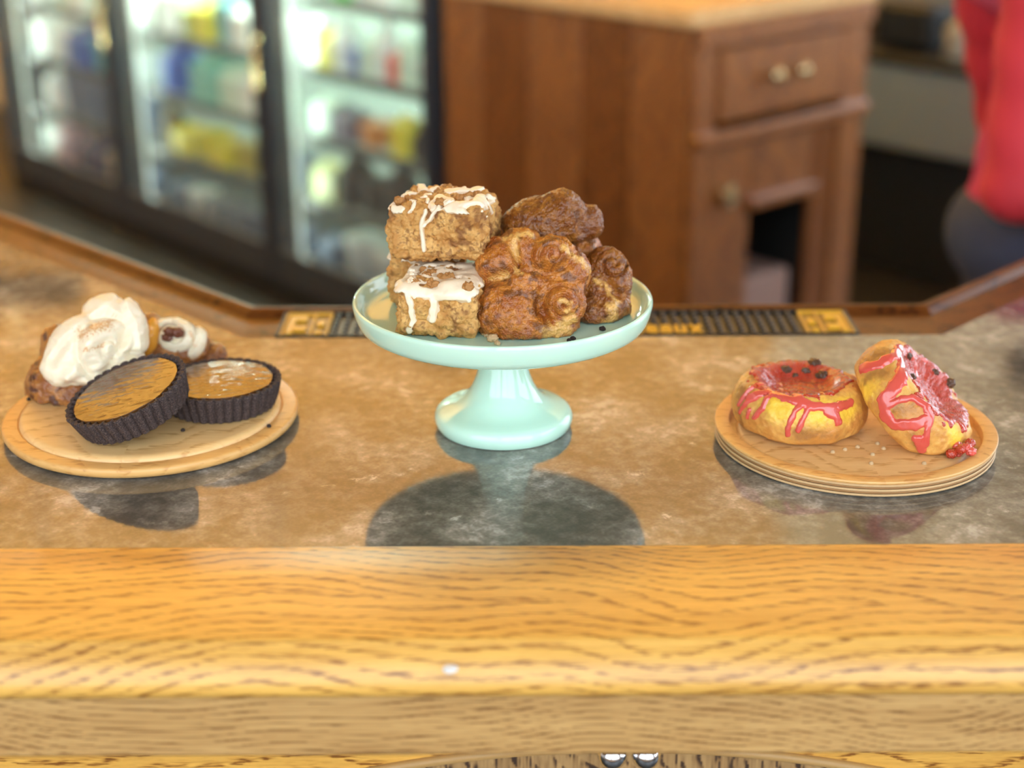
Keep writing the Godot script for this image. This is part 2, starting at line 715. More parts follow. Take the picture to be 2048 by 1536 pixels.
func materials() -> void:
	var fine_bump := bump_texture(0.06, 4, 3)
	var crumb_bump := bump_texture(0.045, 4, 8, FastNoiseLite.TYPE_CELLULAR)
	var oak := wood_texture(2048, 352, 4, 7.5, 8.0, [0.22, 0.074, 0.008], [0.82, 0.460, 0.095], 0.55, 46.0, 130.0)
	var straight := wood_texture(1400, 256, 14, 11.0, 1.0, [0.15, 0.060, 0.012], [0.56, 0.33, 0.115], 0.9, 12.0, 120.0, 0.5)
	var zebra := wood_texture(384, 256, 24, 8.0, 1.0, [0.05, 0.022, 0.009], [0.46, 0.27, 0.10], 1.2, 8.0, 60.0)
	var cherry := wood_texture(512, 256, 34, 4.0, 4.0, [0.085, 0.020, 0.003], [0.36, 0.125, 0.018], 0.2)
	var maple := wood_texture(512, 256, 44, 4.0, 0.6, [0.60, 0.31, 0.10], [0.86, 0.57, 0.25], 0.10, 14.0, 90.0, 0.25)
	mat("stone laminate", Color.WHITE, 0.065, {"albedo_texture": stone_texture(), "metallic_specular": 0.55})
	var gloss := {"clearcoat_enabled": true, "clearcoat": 0.5, "clearcoat_roughness": 0.36}
	mat("oak rail", Color.WHITE, 0.42, gloss.merged({"albedo_texture": oak}))
	mat("oak apron", Color.WHITE, 0.5, {"albedo_texture": straight})
	mat("oak frame", Color(1.0, 0.95, 0.85), 0.45, {"albedo_texture": oak})
	mat("striped oak panel", Color.WHITE, 0.55, {"albedo_texture": zebra})
	mat("walnut ledge", Color(0.42, 0.36, 0.40), 0.34, {"albedo_texture": cherry, "metallic_specular": 0.30})
	var upright_image := cherry.get_image()
	upright_image.rotate_90(CLOCKWISE)
	var upright := ImageTexture.create_from_image(upright_image)
	mat("cherry wood", Color.WHITE, 0.36, {"clearcoat_enabled": true, "clearcoat": 0.6, "clearcoat_roughness": 0.3, "albedo_texture": upright, "uv1_triplanar": true, "uv1_scale": Vector3(1.6, 1.6, 1.6)})
	mat("cherry wood dark", Color(0.72, 0.66, 0.62), 0.32, {"albedo_texture": upright, "uv1_triplanar": true, "uv1_scale": Vector3(1.9, 1.9, 1.9)})
	mat("honey wood", Color.WHITE, 0.35, {"albedo_texture": maple, "uv1_triplanar": true, "uv1_scale": Vector3(1.5, 1.5, 1.5)})
	mat("maple", Color.WHITE, 0.42, {"albedo_texture": maple, "uv1_triplanar": true, "uv1_scale": Vector3(3.2, 3.2, 3.2)})
	mat("pale ply", Color(0.62, 0.40, 0.19), 0.5)
	mat("dark ply", Color(0.34, 0.17, 0.06), 0.5)
	mat("beech", Color(0.92, 0.80, 0.62), 0.4, {"albedo_texture": maple, "uv1_triplanar": true, "uv1_scale": Vector3(4.1, 4.1, 4.1)})
	mat("mint glass", Color(0.57, 0.84, 0.67), 0.06, {"metallic_specular": 0.55})
	mat("black rubber", Color(0.012, 0.011, 0.010), 0.42)
	mat("yellow rubber", Color(0.72, 0.40, 0.02), 0.45)
	mat("mustard rubber", Color(0.26, 0.14, 0.008), 0.45)
	mat("chrome", Color(0.8, 0.8, 0.82), 0.12, {"metallic": 1.0})
	mat("brass", Color(0.75, 0.60, 0.33), 0.25, {"metallic": 1.0})
	mat("dark metal", Color(0.030, 0.034, 0.036), 0.35)
	mat("slate metal", Color(0.036, 0.042, 0.055), 0.32)
	mat("steel", Color(0.42, 0.45, 0.44), 0.4, {"metallic": 0.6})
	mat("black panel", Color(0.010, 0.011, 0.010), 0.6)
	mat("cooler white", Color(0.34, 0.42, 0.38), 0.5)
	mat("shelf wire", Color(0.22, 0.24, 0.23), 0.4)
	mat("pane", Color(0.9, 0.95, 0.93, 0.08), 0.02, {"transparency": BaseMaterial3D.TRANSPARENCY_ALPHA})
	mat("floor tile", Color(0.020, 0.019, 0.017), 0.45)
	mat("grout", Color(0.012, 0.012, 0.011), 0.9)
	mat("plaster", Color(0.74, 0.72, 0.72), 0.9)
	mat("pine board", Color(0.80, 0.57, 0.25), 0.7)
	mat("window frame", Color(0.35, 0.34, 0.33), 0.6)
	mat("lamp housing", Color(0.10, 0.09, 0.08), 0.5)
	# baked goods: their base colours are vertex colours
	var crust := {"vertex_color_use_as_albedo": true}
	relief(mat("crumb cake", Color.WHITE, 0.75, crust), crumb_bump, 0.10, 14.0)
	relief(mat("bun crust", Color.WHITE, 0.34, crust.merged({"clearcoat_enabled": true, "clearcoat": 0.35, "clearcoat_roughness": 0.18})), fine_bump, 0.16, 14.0)
	relief(mat("danish crust", Color.WHITE, 0.42, crust), fine_bump, 0.03, 18.0)
	relief(mat("tart shell", Color.WHITE, 0.72, crust), fine_bump, 0.09, 22.0)
	relief(mat("white glaze", Color(0.90, 0.75, 0.54), 0.30, {"clearcoat_enabled": true, "clearcoat": 0.4}), fine_bump, 0.02, 9.0)
	mat("cream frosting", Color(0.88, 0.77, 0.56), 0.32, {"subsurf_scatter_enabled": true, "subsurf_scatter_strength": 0.15, "vertex_color_use_as_albedo": true})
	mat("berry glaze", Color(0.66, 0.090, 0.065), 0.16, {"clearcoat_enabled": true, "clearcoat": 0.7, "clearcoat_roughness": 0.06})
	relief(mat("berry filling", Color(0.60, 0.045, 0.014), 0.10, {"clearcoat_enabled": true, "clearcoat": 0.8, "clearcoat_roughness": 0.05}), fine_bump, 0.25, 20.0)
	mat("chocolate glaze", Color(0.12, 0.048, 0.012), 0.13, {"metallic_specular": 0.45, "clearcoat_enabled": true, "clearcoat": 0.2, "clearcoat_roughness": 0.05})
	mat("toasted bit", Color(0.10, 0.045, 0.022), 0.4)
	mat("dark crumb", Color(0.025, 0.012, 0.008), 0.8)
	mat("pale crumb", Color(0.60, 0.42, 0.22), 0.8)
	mat("streusel", Color(0.42, 0.19, 0.05), 0.7)
	mat("white chip", Color(0.75, 0.74, 0.72), 0.5)
	mat("nut", Color(0.16, 0.05, 0.025), 0.4)
	var cocoa := NoiseTexture2D.new()
	cocoa.width = 512
	cocoa.height = 512
	cocoa.seamless = true
	cocoa.noise = noise(FastNoiseLite.TYPE_SIMPLEX, 0.09, 4, 6)
	var g := Gradient.new()
	g.offsets = PackedFloat32Array([0.0, 0.45, 0.7, 1.0])
	g.colors = PackedColorArray([lin(0.012, 0.007, 0.006), lin(0.034, 0.020, 0.018), lin(0.085, 0.055, 0.050), lin(0.34, 0.24, 0.18)])
	cocoa.color_ramp = g
	mat("cocoa shell", Color.WHITE, 0.75, {"albedo_texture": cocoa, "uv1_triplanar": true, "uv1_scale": Vector3.ONE * 12.0})
	M["cocoa shell"].heightmap_enabled = true
	M["cocoa shell"].heightmap_texture = fine_bump
	M["cocoa shell"].heightmap_scale = 0.08
	mat("apricot", Color(0.75, 0.33, 0.04), 0.2)


func _ready() -> void:
	rng.seed = 7
	noise_a = noise(FastNoiseLite.TYPE_SIMPLEX_SMOOTH, 1.0, 3, 1)
	noise_b = noise(FastNoiseLite.TYPE_SIMPLEX_SMOOTH, 1.0, 2, 2)
	noise_c = noise(FastNoiseLite.TYPE_CELLULAR, 1.0, 1, 3)
	noise_c.cellular_return_type = FastNoiseLite.RETURN_DISTANCE
	noise_c.fractal_type = FastNoiseLite.FRACTAL_NONE

	# camera: f 47.66 mm on a 24 mm high frame, focused on the front of the cake stand
	var cam := Camera3D.new()
	cam.name = "camera"
	var lens := CameraAttributesPhysical.new()
	lens.frustum_focal_length = 12.0 / (768.0 / F)
	lens.frustum_focus_distance = 1.25
	lens.exposure_aperture = 2.3
	lens.frustum_near = 0.05
	lens.frustum_far = 100.0
	cam.attributes = lens
	cam.transform = Transform3D(Basis(Vector3.RIGHT, -TH) * Basis(Vector3.BACK, -ROLL), EYE)
	add_child(cam)

	# sky: even cool daylight outside the windows
	var sky := ProceduralSkyMaterial.new()
	sky.sky_top_color = Color(0.88, 0.94, 1.0)
	sky.sky_horizon_color = Color(0.92, 0.96, 1.0)
	sky.ground_horizon_color = Color(0.50, 0.50, 0.50)
	sky.ground_bottom_color = Color(0.42, 0.41, 0.40)
	sky.sky_energy_multiplier = 1.0
	var env := Environment.new()
	env.background_mode = Environment.BG_SKY
	env.sky = Sky.new()
	env.sky.sky_material = sky
	env.background_energy_multiplier = 5.0
	env.tonemap_mode = Environment.TONE_MAPPER_LINEAR
	env.tonemap_exposure = 1.15
	env.sdfgi_enabled = true
	env.ssao_enabled = true
	env.ssil_enabled = true
	var we := WorldEnvironment.new()
	we.name = "world"
	we.environment = env
	add_child(we)

	materials()
	room()
	bar_counter()
	bar_mat()
	cooler()
	cabinet()
	prep_table()
	person()
	cake_stand()
	boards()
	stand_pastries()
	left_pastries()
	right_pastries()
	crumbs()


# ---------------------------------------------------------------- the room

func wall_with_openings(called: String, m: Material, along: Vector3, at: Vector3, length: float, height: float, holes: Array, thick: Vector3) -> void:
	# holes: [u0, u1, y0, y1] sorted by u; the rest of the wall is built of boxes
	var st := new_st()
	var side := func(u0: float, u1: float, y0: float, y1: float) -> void:
		if u1 - u0 < 0.001 or y1 - y0 < 0.001:
			return
		var a := at + along * u0 + Vector3.UP * y0
		var b := at + along * u1 + Vector3.UP * y1 + thick
		add_box(st, Vector3(minf(a.x, b.x), minf(a.y, b.y), minf(a.z, b.z)), Vector3(maxf(a.x, b.x), maxf(a.y, b.y), maxf(a.z, b.z)))
	var u := 0.0
	for h in holes:
		side.call(u, h[0], 0.0, height)
		side.call(h[0], h[1], 0.0, h[2])
		side.call(h[0], h[1], h[3], height)
		u = h[1]
	side.call(u, length, 0.0, height)
	struct(called, commit(st), m)


func window(n: int, along: Vector3, at: Vector3, h: Array, bars: int) -> void:
	# a frame with mullions in the opening h of a wall, and a pane between each two of them
	var st := new_st()
	var w: float = h[1] - h[0]
	var across := along.cross(Vector3.UP)
	var place := func(u0: float, u1: float, y0: float, y1: float, d: float) -> Array:
		var a := at + along * u0 + Vector3.UP * y0 - across * d
		var b := at + along * u1 + Vector3.UP * y1 + across * d
		return [Vector3(minf(a.x, b.x), minf(a.y, b.y), minf(a.z, b.z)), Vector3(maxf(a.x, b.x), maxf(a.y, b.y), maxf(a.z, b.z))]
	for k in bars + 1:
		var u: float = h[0] + (w - 0.06) * k / bars
		var q: Array = place.call(u, u + 0.06, h[2], h[3], 0.04)
		add_box(st, q[0], q[1], 0.004)
	for y in [h[2], h[3] - 0.06]:
		var q: Array = place.call(h[0] + 0.06, h[1] - 0.06, y, y + 0.06, 0.035)
		add_box(st, q[0], q[1], 0.004)
	var frame := struct("window_%d" % n, commit(st), M["window frame"])
	for k in bars:
		var u0: float = h[0] + (w - 0.06) * k / bars + 0.06
		var u1: float = h[0] + (w - 0.06) * (k + 1) / bars
		var q: Array = place.call(u0, u1, h[2] + 0.06, h[3] - 0.06, 0.0)
		var ps := [at + along * u0 + Vector3.UP * (h[2] + 0.06), at + along * u1 + Vector3.UP * (h[2] + 0.06), at + along * u1 + Vector3.UP * (h[3] - 0.06), at + along * u0 + Vector3.UP * (h[3] - 0.06)]
		var sp := new_st()
		quad(sp, ps[0], ps[1], ps[2], ps[3], across)
		obj("pane", commit(sp), M["pane"], frame)
		q = q


func room() -> void:
	var x0 := -6.0
	var x1 := 5.0
	var z0 := -8.2
	var z1 := 2.0
	var hh := 4.4
	struct("floor", box_mesh(Vector3(x0 - 0.2, -0.2, z0 - 0.2), Vector3(x1 + 0.2, 0, z1 + 0.2)), M["floor tile"])
	struct("ceiling", box_mesh(Vector3(x0 - 0.2, hh, z0 - 0.2), Vector3(1.5, hh + 0.2, z1 + 0.2)), M["pine board"])
	struct("ceiling", box_mesh(Vector3(1.5, hh, z0 - 0.2), Vector3(x1 + 0.2, hh + 0.2, z1 + 0.2)), M["plaster"])
	struct("wall_left", box_mesh(Vector3(x0 - 0.2, 0, z0), Vector3(x0, hh, z1)), M["plaster"])
	var front := [[1.4, 5.4, 0.7, 4.1], [5.7, 9.7, 0.7, 4.1]]
	wall_with_openings("wall_front", M["plaster"], Vector3.RIGHT, Vector3(x0, 0, z1), x1 - x0, hh, front, Vector3(0, 0, 0.2))
	var right := [[0.6, 4.0, 0.9, 3.9], [5.4, 9.6, 0.9, 4.1]]
	wall_with_openings("wall_right", M["plaster"], Vector3.FORWARD, Vector3(x1, 0, z1), z1 - z0, hh, right, Vector3(0.2, 0, 0))
	struct("wall_back", box_mesh(Vector3(x0 - 0.2, 0, z0 - 0.2), Vector3(1.5, hh, z0)), M["pine board"])
	struct("wall_back", box_mesh(Vector3(1.5, 0, z0 - 0.2), Vector3(x1 + 0.2, hh, z0)), M["plaster"])
	window(1, Vector3.RIGHT, Vector3(x0, 0, z1 + 0.1), front[0], 3)
	window(2, Vector3.RIGHT, Vector3(x0, 0, z1 + 0.1), front[1], 3)
	window(3, Vector3.FORWARD, Vector3(x1 + 0.1, 0, z1), right[0], 2)
	window(4, Vector3.FORWARD, Vector3(x1 + 0.1, 0, z1), right[1], 2)
	# warm uplights: long troughs on rods behind the bar that wash the pine boards above
	for k in 2:
		var at := Vector3(-3.6 + 3.9 * k, 2.55, -6.4)
		var lamp := thing("trough_uplight", "long dark trough lamp hanging behind the bar, throwing warm light up", "lamp", at, "trough lamps behind the bar")
		var st := new_st()
		add_box(st, Vector3(-1.7, 0, -0.12), Vector3(1.7, 0.02, 0.12), 0.004)
		for s: int in [-1, 1]:
			add_box(st, Vector3(-1.7, 0.02, s * 0.11 - 0.01), Vector3(1.7, 0.09, s * 0.11 + 0.01), 0.003)
			add_box(st, Vector3(s * 1.69 - 0.01, 0.02, -0.1), Vector3(s * 1.69 + 0.01, 0.09, 0.1), 0.003)
		obj("housing", commit(st), M["lamp housing"], lamp)
		var glow := mat("warm lamp glow", Color(1.0, 0.8, 0.5), 0.5, {"emission_enabled": true, "emission": Color(1.0, 0.80, 0.50), "emission_energy_multiplier": 2.0})
		obj("lamp_tube", box_mesh(Vector3(-1.66, 0.022, -0.08), Vector3(1.66, 0.05, 0.08), 0.01), glow, lamp)
		for s: int in [-1, 1]:
			obj("rod", tube_mesh([Vector3(s * 1.4, 0.0, 0), Vector3(s * 1.4, hh - at.y - 0.001, 0)], 0.008, 6), M["lamp housing"], lamp)
		var light := AreaLight3D.new()
		light.name = "uplight"
		light.area_size = Vector2(3.3, 0.16)
		light.area_normalize_energy = true
		light.light_color = Color(1.0, 0.87, 0.58)
		light.light_energy = 23.0
		light.area_range = 20.0
		light.shadow_enabled = true
		light.transform = Transform3D(Basis(Vector3.RIGHT, PI / 2), Vector3(0, 0.06, 0))
		lamp.add_child(light, true)
	# fairy lights along the top of the front windows: they sparkle in the glazed foot of the cake stand
	var bulbs := thing("string_lights", "string of small warm bulbs hung along the front windows", "lights", Vector3(-3.8, 2.9, z1 - 0.12))
	var wire := []
	var bulb := SphereMesh.new()
	bulb.radius = 0.016
	bulb.height = 0.032
	bulb.radial_segments = 10
	bulb.rings = 6
	var glow2 := mat("bulb glow", Color(1.0, 0.85, 0.55), 0.4, {"emission_enabled": true, "emission": Color(1.0, 0.85, 0.55), "emission_energy_multiplier": 30.0})
	for k in 29:
		var at := Vector3(k * 0.22, -0.35 * absf(sin(k * PI / 7.0)), 0)
		wire.append(at + Vector3.UP * 0.02)
		obj("bulb", bulb, glow2, bulbs, at)
	obj("wire", tube_mesh(wire, 0.004, 5), M["lamp housing"], bulbs)


# ---------------------------------------------------------------- the bar

const BAR := [Vector2(-1.781, -3.006), Vector2(-0.281, -1.506), Vector2(0.452, -1.506), Vector2(1.952, -3.006)]   # (x, z) of the inner edge of the stone top


func bar_line(w: Array) -> Array:                          # the bar's course moved towards the guests by w[i] metres on stretch i
	var dir := []
	var nor := []
	for i in 3:
		var t: Vector2 = (BAR[i + 1] - BAR[i]).normalized()
		dir.append(t)
		nor.append(Vector2(-t.y, t.x))
	var out := [BAR[0] + nor[0] * w[0]]
	for i in 2:
		var a: Vector2 = BAR[i] + nor[i] * w[i]
		var b: Vector2 = BAR[i + 1] + nor[i + 1] * w[i + 1]
		var x = Geometry2D.line_intersects_line(a, dir[i], b, dir[i + 1])
		out.append(x)
	out.append(BAR[3] + nor[2] * w[2])
	return out


func sweep(profile: Array, part: int, closed := false, scale := Vector2(1, 1), shift := Vector2.ZERO, smooth := true) -> ArrayMesh:
	# profile: [offset or [left, middle, right], height]; u runs along the bar, v across the profile
	var pts := []
	for q in profile:
		var w: Array = q[0] if q[0] is Array else [q[0], q[0], q[0]]
		var l := bar_line(w)
		pts.append([Vector3(l[part].x, q[1], l[part].y), Vector3(l[part + 1].x, q[1], l[part + 1].y)])
	if closed:
		pts.append(pts[0])
	var t: Vector2 = (BAR[part + 1] - BAR[part]).normalized()
	var along := Vector3(t.x, 0, t.y)
	var nor := []
	var across := Vector3(-t.y, 0, t.x)
	for i in pts.size() - 1:
		var e: Vector3 = pts[i + 1][0] - pts[i][0]
		var o := Vector2(e.dot(across), e.y).normalized()
		nor.append((across * -o.y + Vector3.UP * o.x).normalized())
	var v := PackedVector3Array()
	var n := PackedVector3Array()
	var uv := PackedVector2Array()
	var idx := PackedInt32Array()
	var len := 0.0
	for i in pts.size() - 1:
		var seg: float = Vector2((pts[i + 1][0] - pts[i][0]).dot(across), pts[i + 1][0].y - pts[i][0].y).length()
		for k in 2:
			var no: Vector3 = nor[i]
			var j := i - 1 if k == 0 else i + 1
			if smooth and j >= 0 and j < nor.size() and nor[j].dot(nor[i]) > 0.75:
				no = (nor[i] + nor[j]).normalized()
			for e in 2:
				var p: Vector3 = pts[i + k][e]
				v.append(p)
				n.append(no)
				uv.append(Vector2(p.dot(along), len + seg * k) * scale + shift)
		len += seg
		var b := i * 4
		idx.append_array([b, b + 1, b + 3, b, b + 3, b + 2])
	for i in range(0, idx.size(), 3):                       # front faces run clockwise
		if Plane(v[idx[i]], v[idx[i + 1]], v[idx[i + 2]]).normal.dot(n[idx[i]]) < 0.0:
			var s := idx[i + 1]
			idx[i + 1] = idx[i + 2]
			idx[i + 2] = s
	return raw_mesh(v, n, idx, uv)


func bar_counter() -> void:
	var bar := thing("bar_counter", "oak bar counter with a glossy grey stone-print top and two wings turned away", "bar counter")
	# stone-print top: one slab of three mitred stretches
	var a := bar_line([0.0, 0.0, 0.0])
	var b := bar_line([0.474, 0.474, 0.474])
	var st := new_st()
	for i in 3:
		var ps := [Vector3(a[i].x, T, a[i].y), Vector3(a[i + 1].x, T, a[i + 1].y), Vector3(b[i + 1].x, T, b[i + 1].y), Vector3(b[i].x, T, b[i].y)]
		quad_uv(st, ps, ps.map(func(p): return Vector2(p.x, p.z) + Vector2(0.73, 0.31)), Vector3.UP)
		var low := ps.map(func(p): return p - Vector3.UP * 0.03)
		quad_uv(st, low, low.map(func(p): return Vector2(p.x, p.z)), Vector3.DOWN)
		for e in [[0, 1], [2, 3]]:
			quad_uv(st, [ps[e[0]], ps[e[1]], low[e[1]], low[e[0]]], [Vector2.ZERO, Vector2.RIGHT, Vector2.ONE, Vector2.DOWN], (ps[e[0]] + ps[e[1]]) / 2 - (ps[0] + ps[1] + ps[2] + ps[3]) / 4)
	obj("stone_top", commit(st), M["stone laminate"], bar)
	# padded-looking oak arm rail along the guests' side
	var rail := [[0.4745, T - 0.03], [0.4745, T + 0.0005], [0.4760, T + 0.0024], [0.4785, T + 0.0030], [0.4830, T + 0.0026], [0.4850, T + 0.0034], [0.53, T + 0.0044], [0.58, T + 0.0040], [0.6080, T + 0.0030], [0.6110, T + 0.0022], [0.6125, T + 0.0004], [0.6165, T - 0.0028], [0.6215, T - 0.0075], [0.6260, T - 0.0132], [0.6292, T - 0.0195], [0.6305, T - 0.0260], [0.6288, T - 0.0310], [0.6250, T - 0.0336], [0.6200, T - 0.0347], [0.60, T - 0.0350], [0.4745, T - 0.0350]]
	for i in 3:
		obj("arm_rail", sweep(rail, i, true, Vector2(0.83, 4.2), Vector2(0.50, 0.02 + 0.2 * (i - 1))), M["oak rail"], bar)
		obj("apron_board", sweep([[0.595, T - 0.0355], [0.616, T - 0.0355], [0.616, T - 0.0855], [0.613, T - 0.0885], [0.595, T - 0.0885]], i, true, Vector2(0.8, 5.0), Vector2(0.5, 0.75), false), M["oak apron"], bar)
		# ledge with a raised lip on the bartender's side
		var lo := [0.052, 0.084, 0.052]
		var at := func(k: float) -> Array: return lo.map(func(w): return -w - k)
		obj("back_ledge", sweep([[-0.0002, T - 0.05], [-0.0002, T - 0.0075], [-0.002, T - 0.0070], [at.call(0.0), T - 0.0070], [at.call(0.004), T - 0.0030], [at.call(0.008), T + 0.0005], [at.call(0.012), T + 0.0015], [at.call(0.017), T + 0.0005], [at.call(0.021), T - 0.003], [at.call(0.022), T - 0.008], [at.call(0.022), T - 0.05]], i, true, Vector2(0.8, 2.3), Vector2(0.2 * i, 0.1)), M["walnut ledge"], bar)
		obj("under_board", sweep([[-0.05, T - 0.05], [0.595, T - 0.05], [0.595, T - 0.036], [-0.05, T - 0.036]], i, true, Vector2(0.8, 2.0), Vector2.ZERO, false), M["oak apron"], bar)
		# the body of the bar under the overhang
		obj("body_panel", sweep([[0.02, 0.0], [0.39, 0.0], [0.39, T - 0.05], [0.02, T - 0.05]], i, true, Vector2(2.0, 2.0), Vector2.ZERO, false), M["cherry wood"], bar)
	# framed front under the overhang, the panels with an arched top
	var face := bar_line([0.39, 0.39, 0.39])
	for i in 3:
		var p0 := Vector3(face[i].x, 0, face[i].y)
		var p1 := Vector3(face[i + 1].x, 0, face[i + 1].y)
		var along := (p1 - p0).normalized()
		var out := Vector3.UP.cross(along) * -1.0
		if out.dot(Vector3.BACK) < 0.0:
			out = -out
		var total := p0.distance_to(p1)
		var count := 1 if i == 1 else 3
		for k in count:
			front_frame(bar, p0 + along * (total * k / count), along, out, total / count, 0.09 - p0.x - total * 0.5 if i == 1 else 0.0)
	# chrome double hook under the apron
	var hook := Node3D.new()
	hook.name = "purse_hook"
	bar.add_child(hook, true)
	var base := Vector3(0.087, 0.935, -1.1)
	obj("hook_plate", box_mesh(base + Vector3(-0.03, -0.006, -0.003), base + Vector3(0.03, 0.05, 0.003), 0.002), M["chrome"], hook)
	for px in [1225, 1293]:
		var tip := at_d(px, 1490, 0.99)
		tip.y = 0.912
		obj("prong", tube_mesh([Vector3(tip.x * 0.6 + base.x * 0.4, 0.93, base.z), Vector3(tip.x, 0.902, -1.05), Vector3(tip.x, 0.902, -1.01), tip], 0.004, 8), M["chrome"], hook)
		var ball := SphereMesh.new()
		ball.radius = 0.0115
		ball.height = 0.023
		ball.radial_segments = 24
		ball.rings = 12
		obj("hook_ball", ball, M["chrome"], hook, tip)
	# a pale chip that lies on the rail
	var chip_at := at_h(900, 1338, T - 0.0004)
	var s := star(chip_at, func(p: Vector3) -> float: return ellipsoid(p - chip_at, Vector3(0.0050, 0.0022, 0.0040)) + noise_a.get_noise_3dv(p * 420.0) * 0.0011, 3, 0.01)
	tag(obj("chip", raw_mesh(s.v, s.n, s.idx), M["white chip"]), "tiny pale chip lying on the oak arm rail", "chip")


func front_frame(bar: Node3D, at: Vector3, along: Vector3, out: Vector3, width: float, shift: float) -> void:
	var low := 0.12
	var high := T - 0.05
	var mid := width * 0.5 + shift
	var half := minf(width * 0.5 - 0.10, 0.27)
	var arch := func(x: float) -> float: return 0.8435 - 0.51 * (x - mid) * (x - mid)
	var frame := new_st()
	var put := func(x: float, y: float, d: float) -> Vector3: return at + along * x + Vector3.UP * y + out * d
	var slab := func(a: Vector2, b: Vector2, c: Vector2, d: Vector2) -> void:
		var ps := [a, b, c, d]
		var uv := ps.map(func(q): return Vector2(q.x * 0.83, q.y * 3.0))
		quad_uv(frame, ps.map(func(q): return put.call(q.x, q.y, 0.018)), uv, out)
		for e in 4:
			var f: Vector2 = ps[e]
			var g: Vector2 = ps[(e + 1) % 4]
			var o := Vector2(g.y - f.y, f.x - g.x)
			var c0: Vector2 = (a + b + c + d) / 4.0
			if o.dot((f + g) / 2.0 - c0) < 0.0:
				o = -o
			quad_uv(frame, [put.call(f.x, f.y, 0.0), put.call(g.x, g.y, 0.0), put.call(g.x, g.y, 0.018), put.call(f.x, f.y, 0.018)], [uv[e], uv[(e + 1) % 4], uv[(e + 1) % 4], uv[e]], along * o.x + Vector3.UP * o.y)
	slab.call(Vector2(0, low), Vector2(mid - half, low), Vector2(mid - half, high), Vector2(0, high))
	slab.call(Vector2(mid + half, low), Vector2(width, low), Vector2(width, high), Vector2(mid + half, high))
	slab.call(Vector2(mid - half, low), Vector2(mid + half, low), Vector2(mid + half, low + 0.1), Vector2(mid - half, low + 0.1))
	for k in 16:
		var x: float = mid - half + 2.0 * half * k / 16
		var y: float = mid - half + 2.0 * half * (k + 1) / 16
		slab.call(Vector2(x, arch.call(x)), Vector2(y, arch.call(y)), Vector2(y, high), Vector2(x, high))
	var f := obj("front_frame", commit(frame), M["oak frame"], bar)
	var bead := []
	for k in 25:
		var x: float = mid - half + 2.0 * half * k / 24
		bead.append(put.call(x, arch.call(x), 0.018))
	obj("arch_bead", tube_mesh(bead, 0.005, 6), M["oak apron"], f)
	var panel := new_st()
	var ps := [put.call(mid - half, low + 0.1, 0.004), put.call(mid + half, low + 0.1, 0.004), put.call(mid + half, 0.86, 0.004), put.call(mid - half, 0.86, 0.004)]
	quad_uv(panel, ps, [Vector2(0, 0), Vector2(0, half * 5.0), Vector2(1.5, half * 5.0), Vector2(1.5, 0)], out)
	obj("front_panel", commit(panel), M["striped oak panel"], bar)


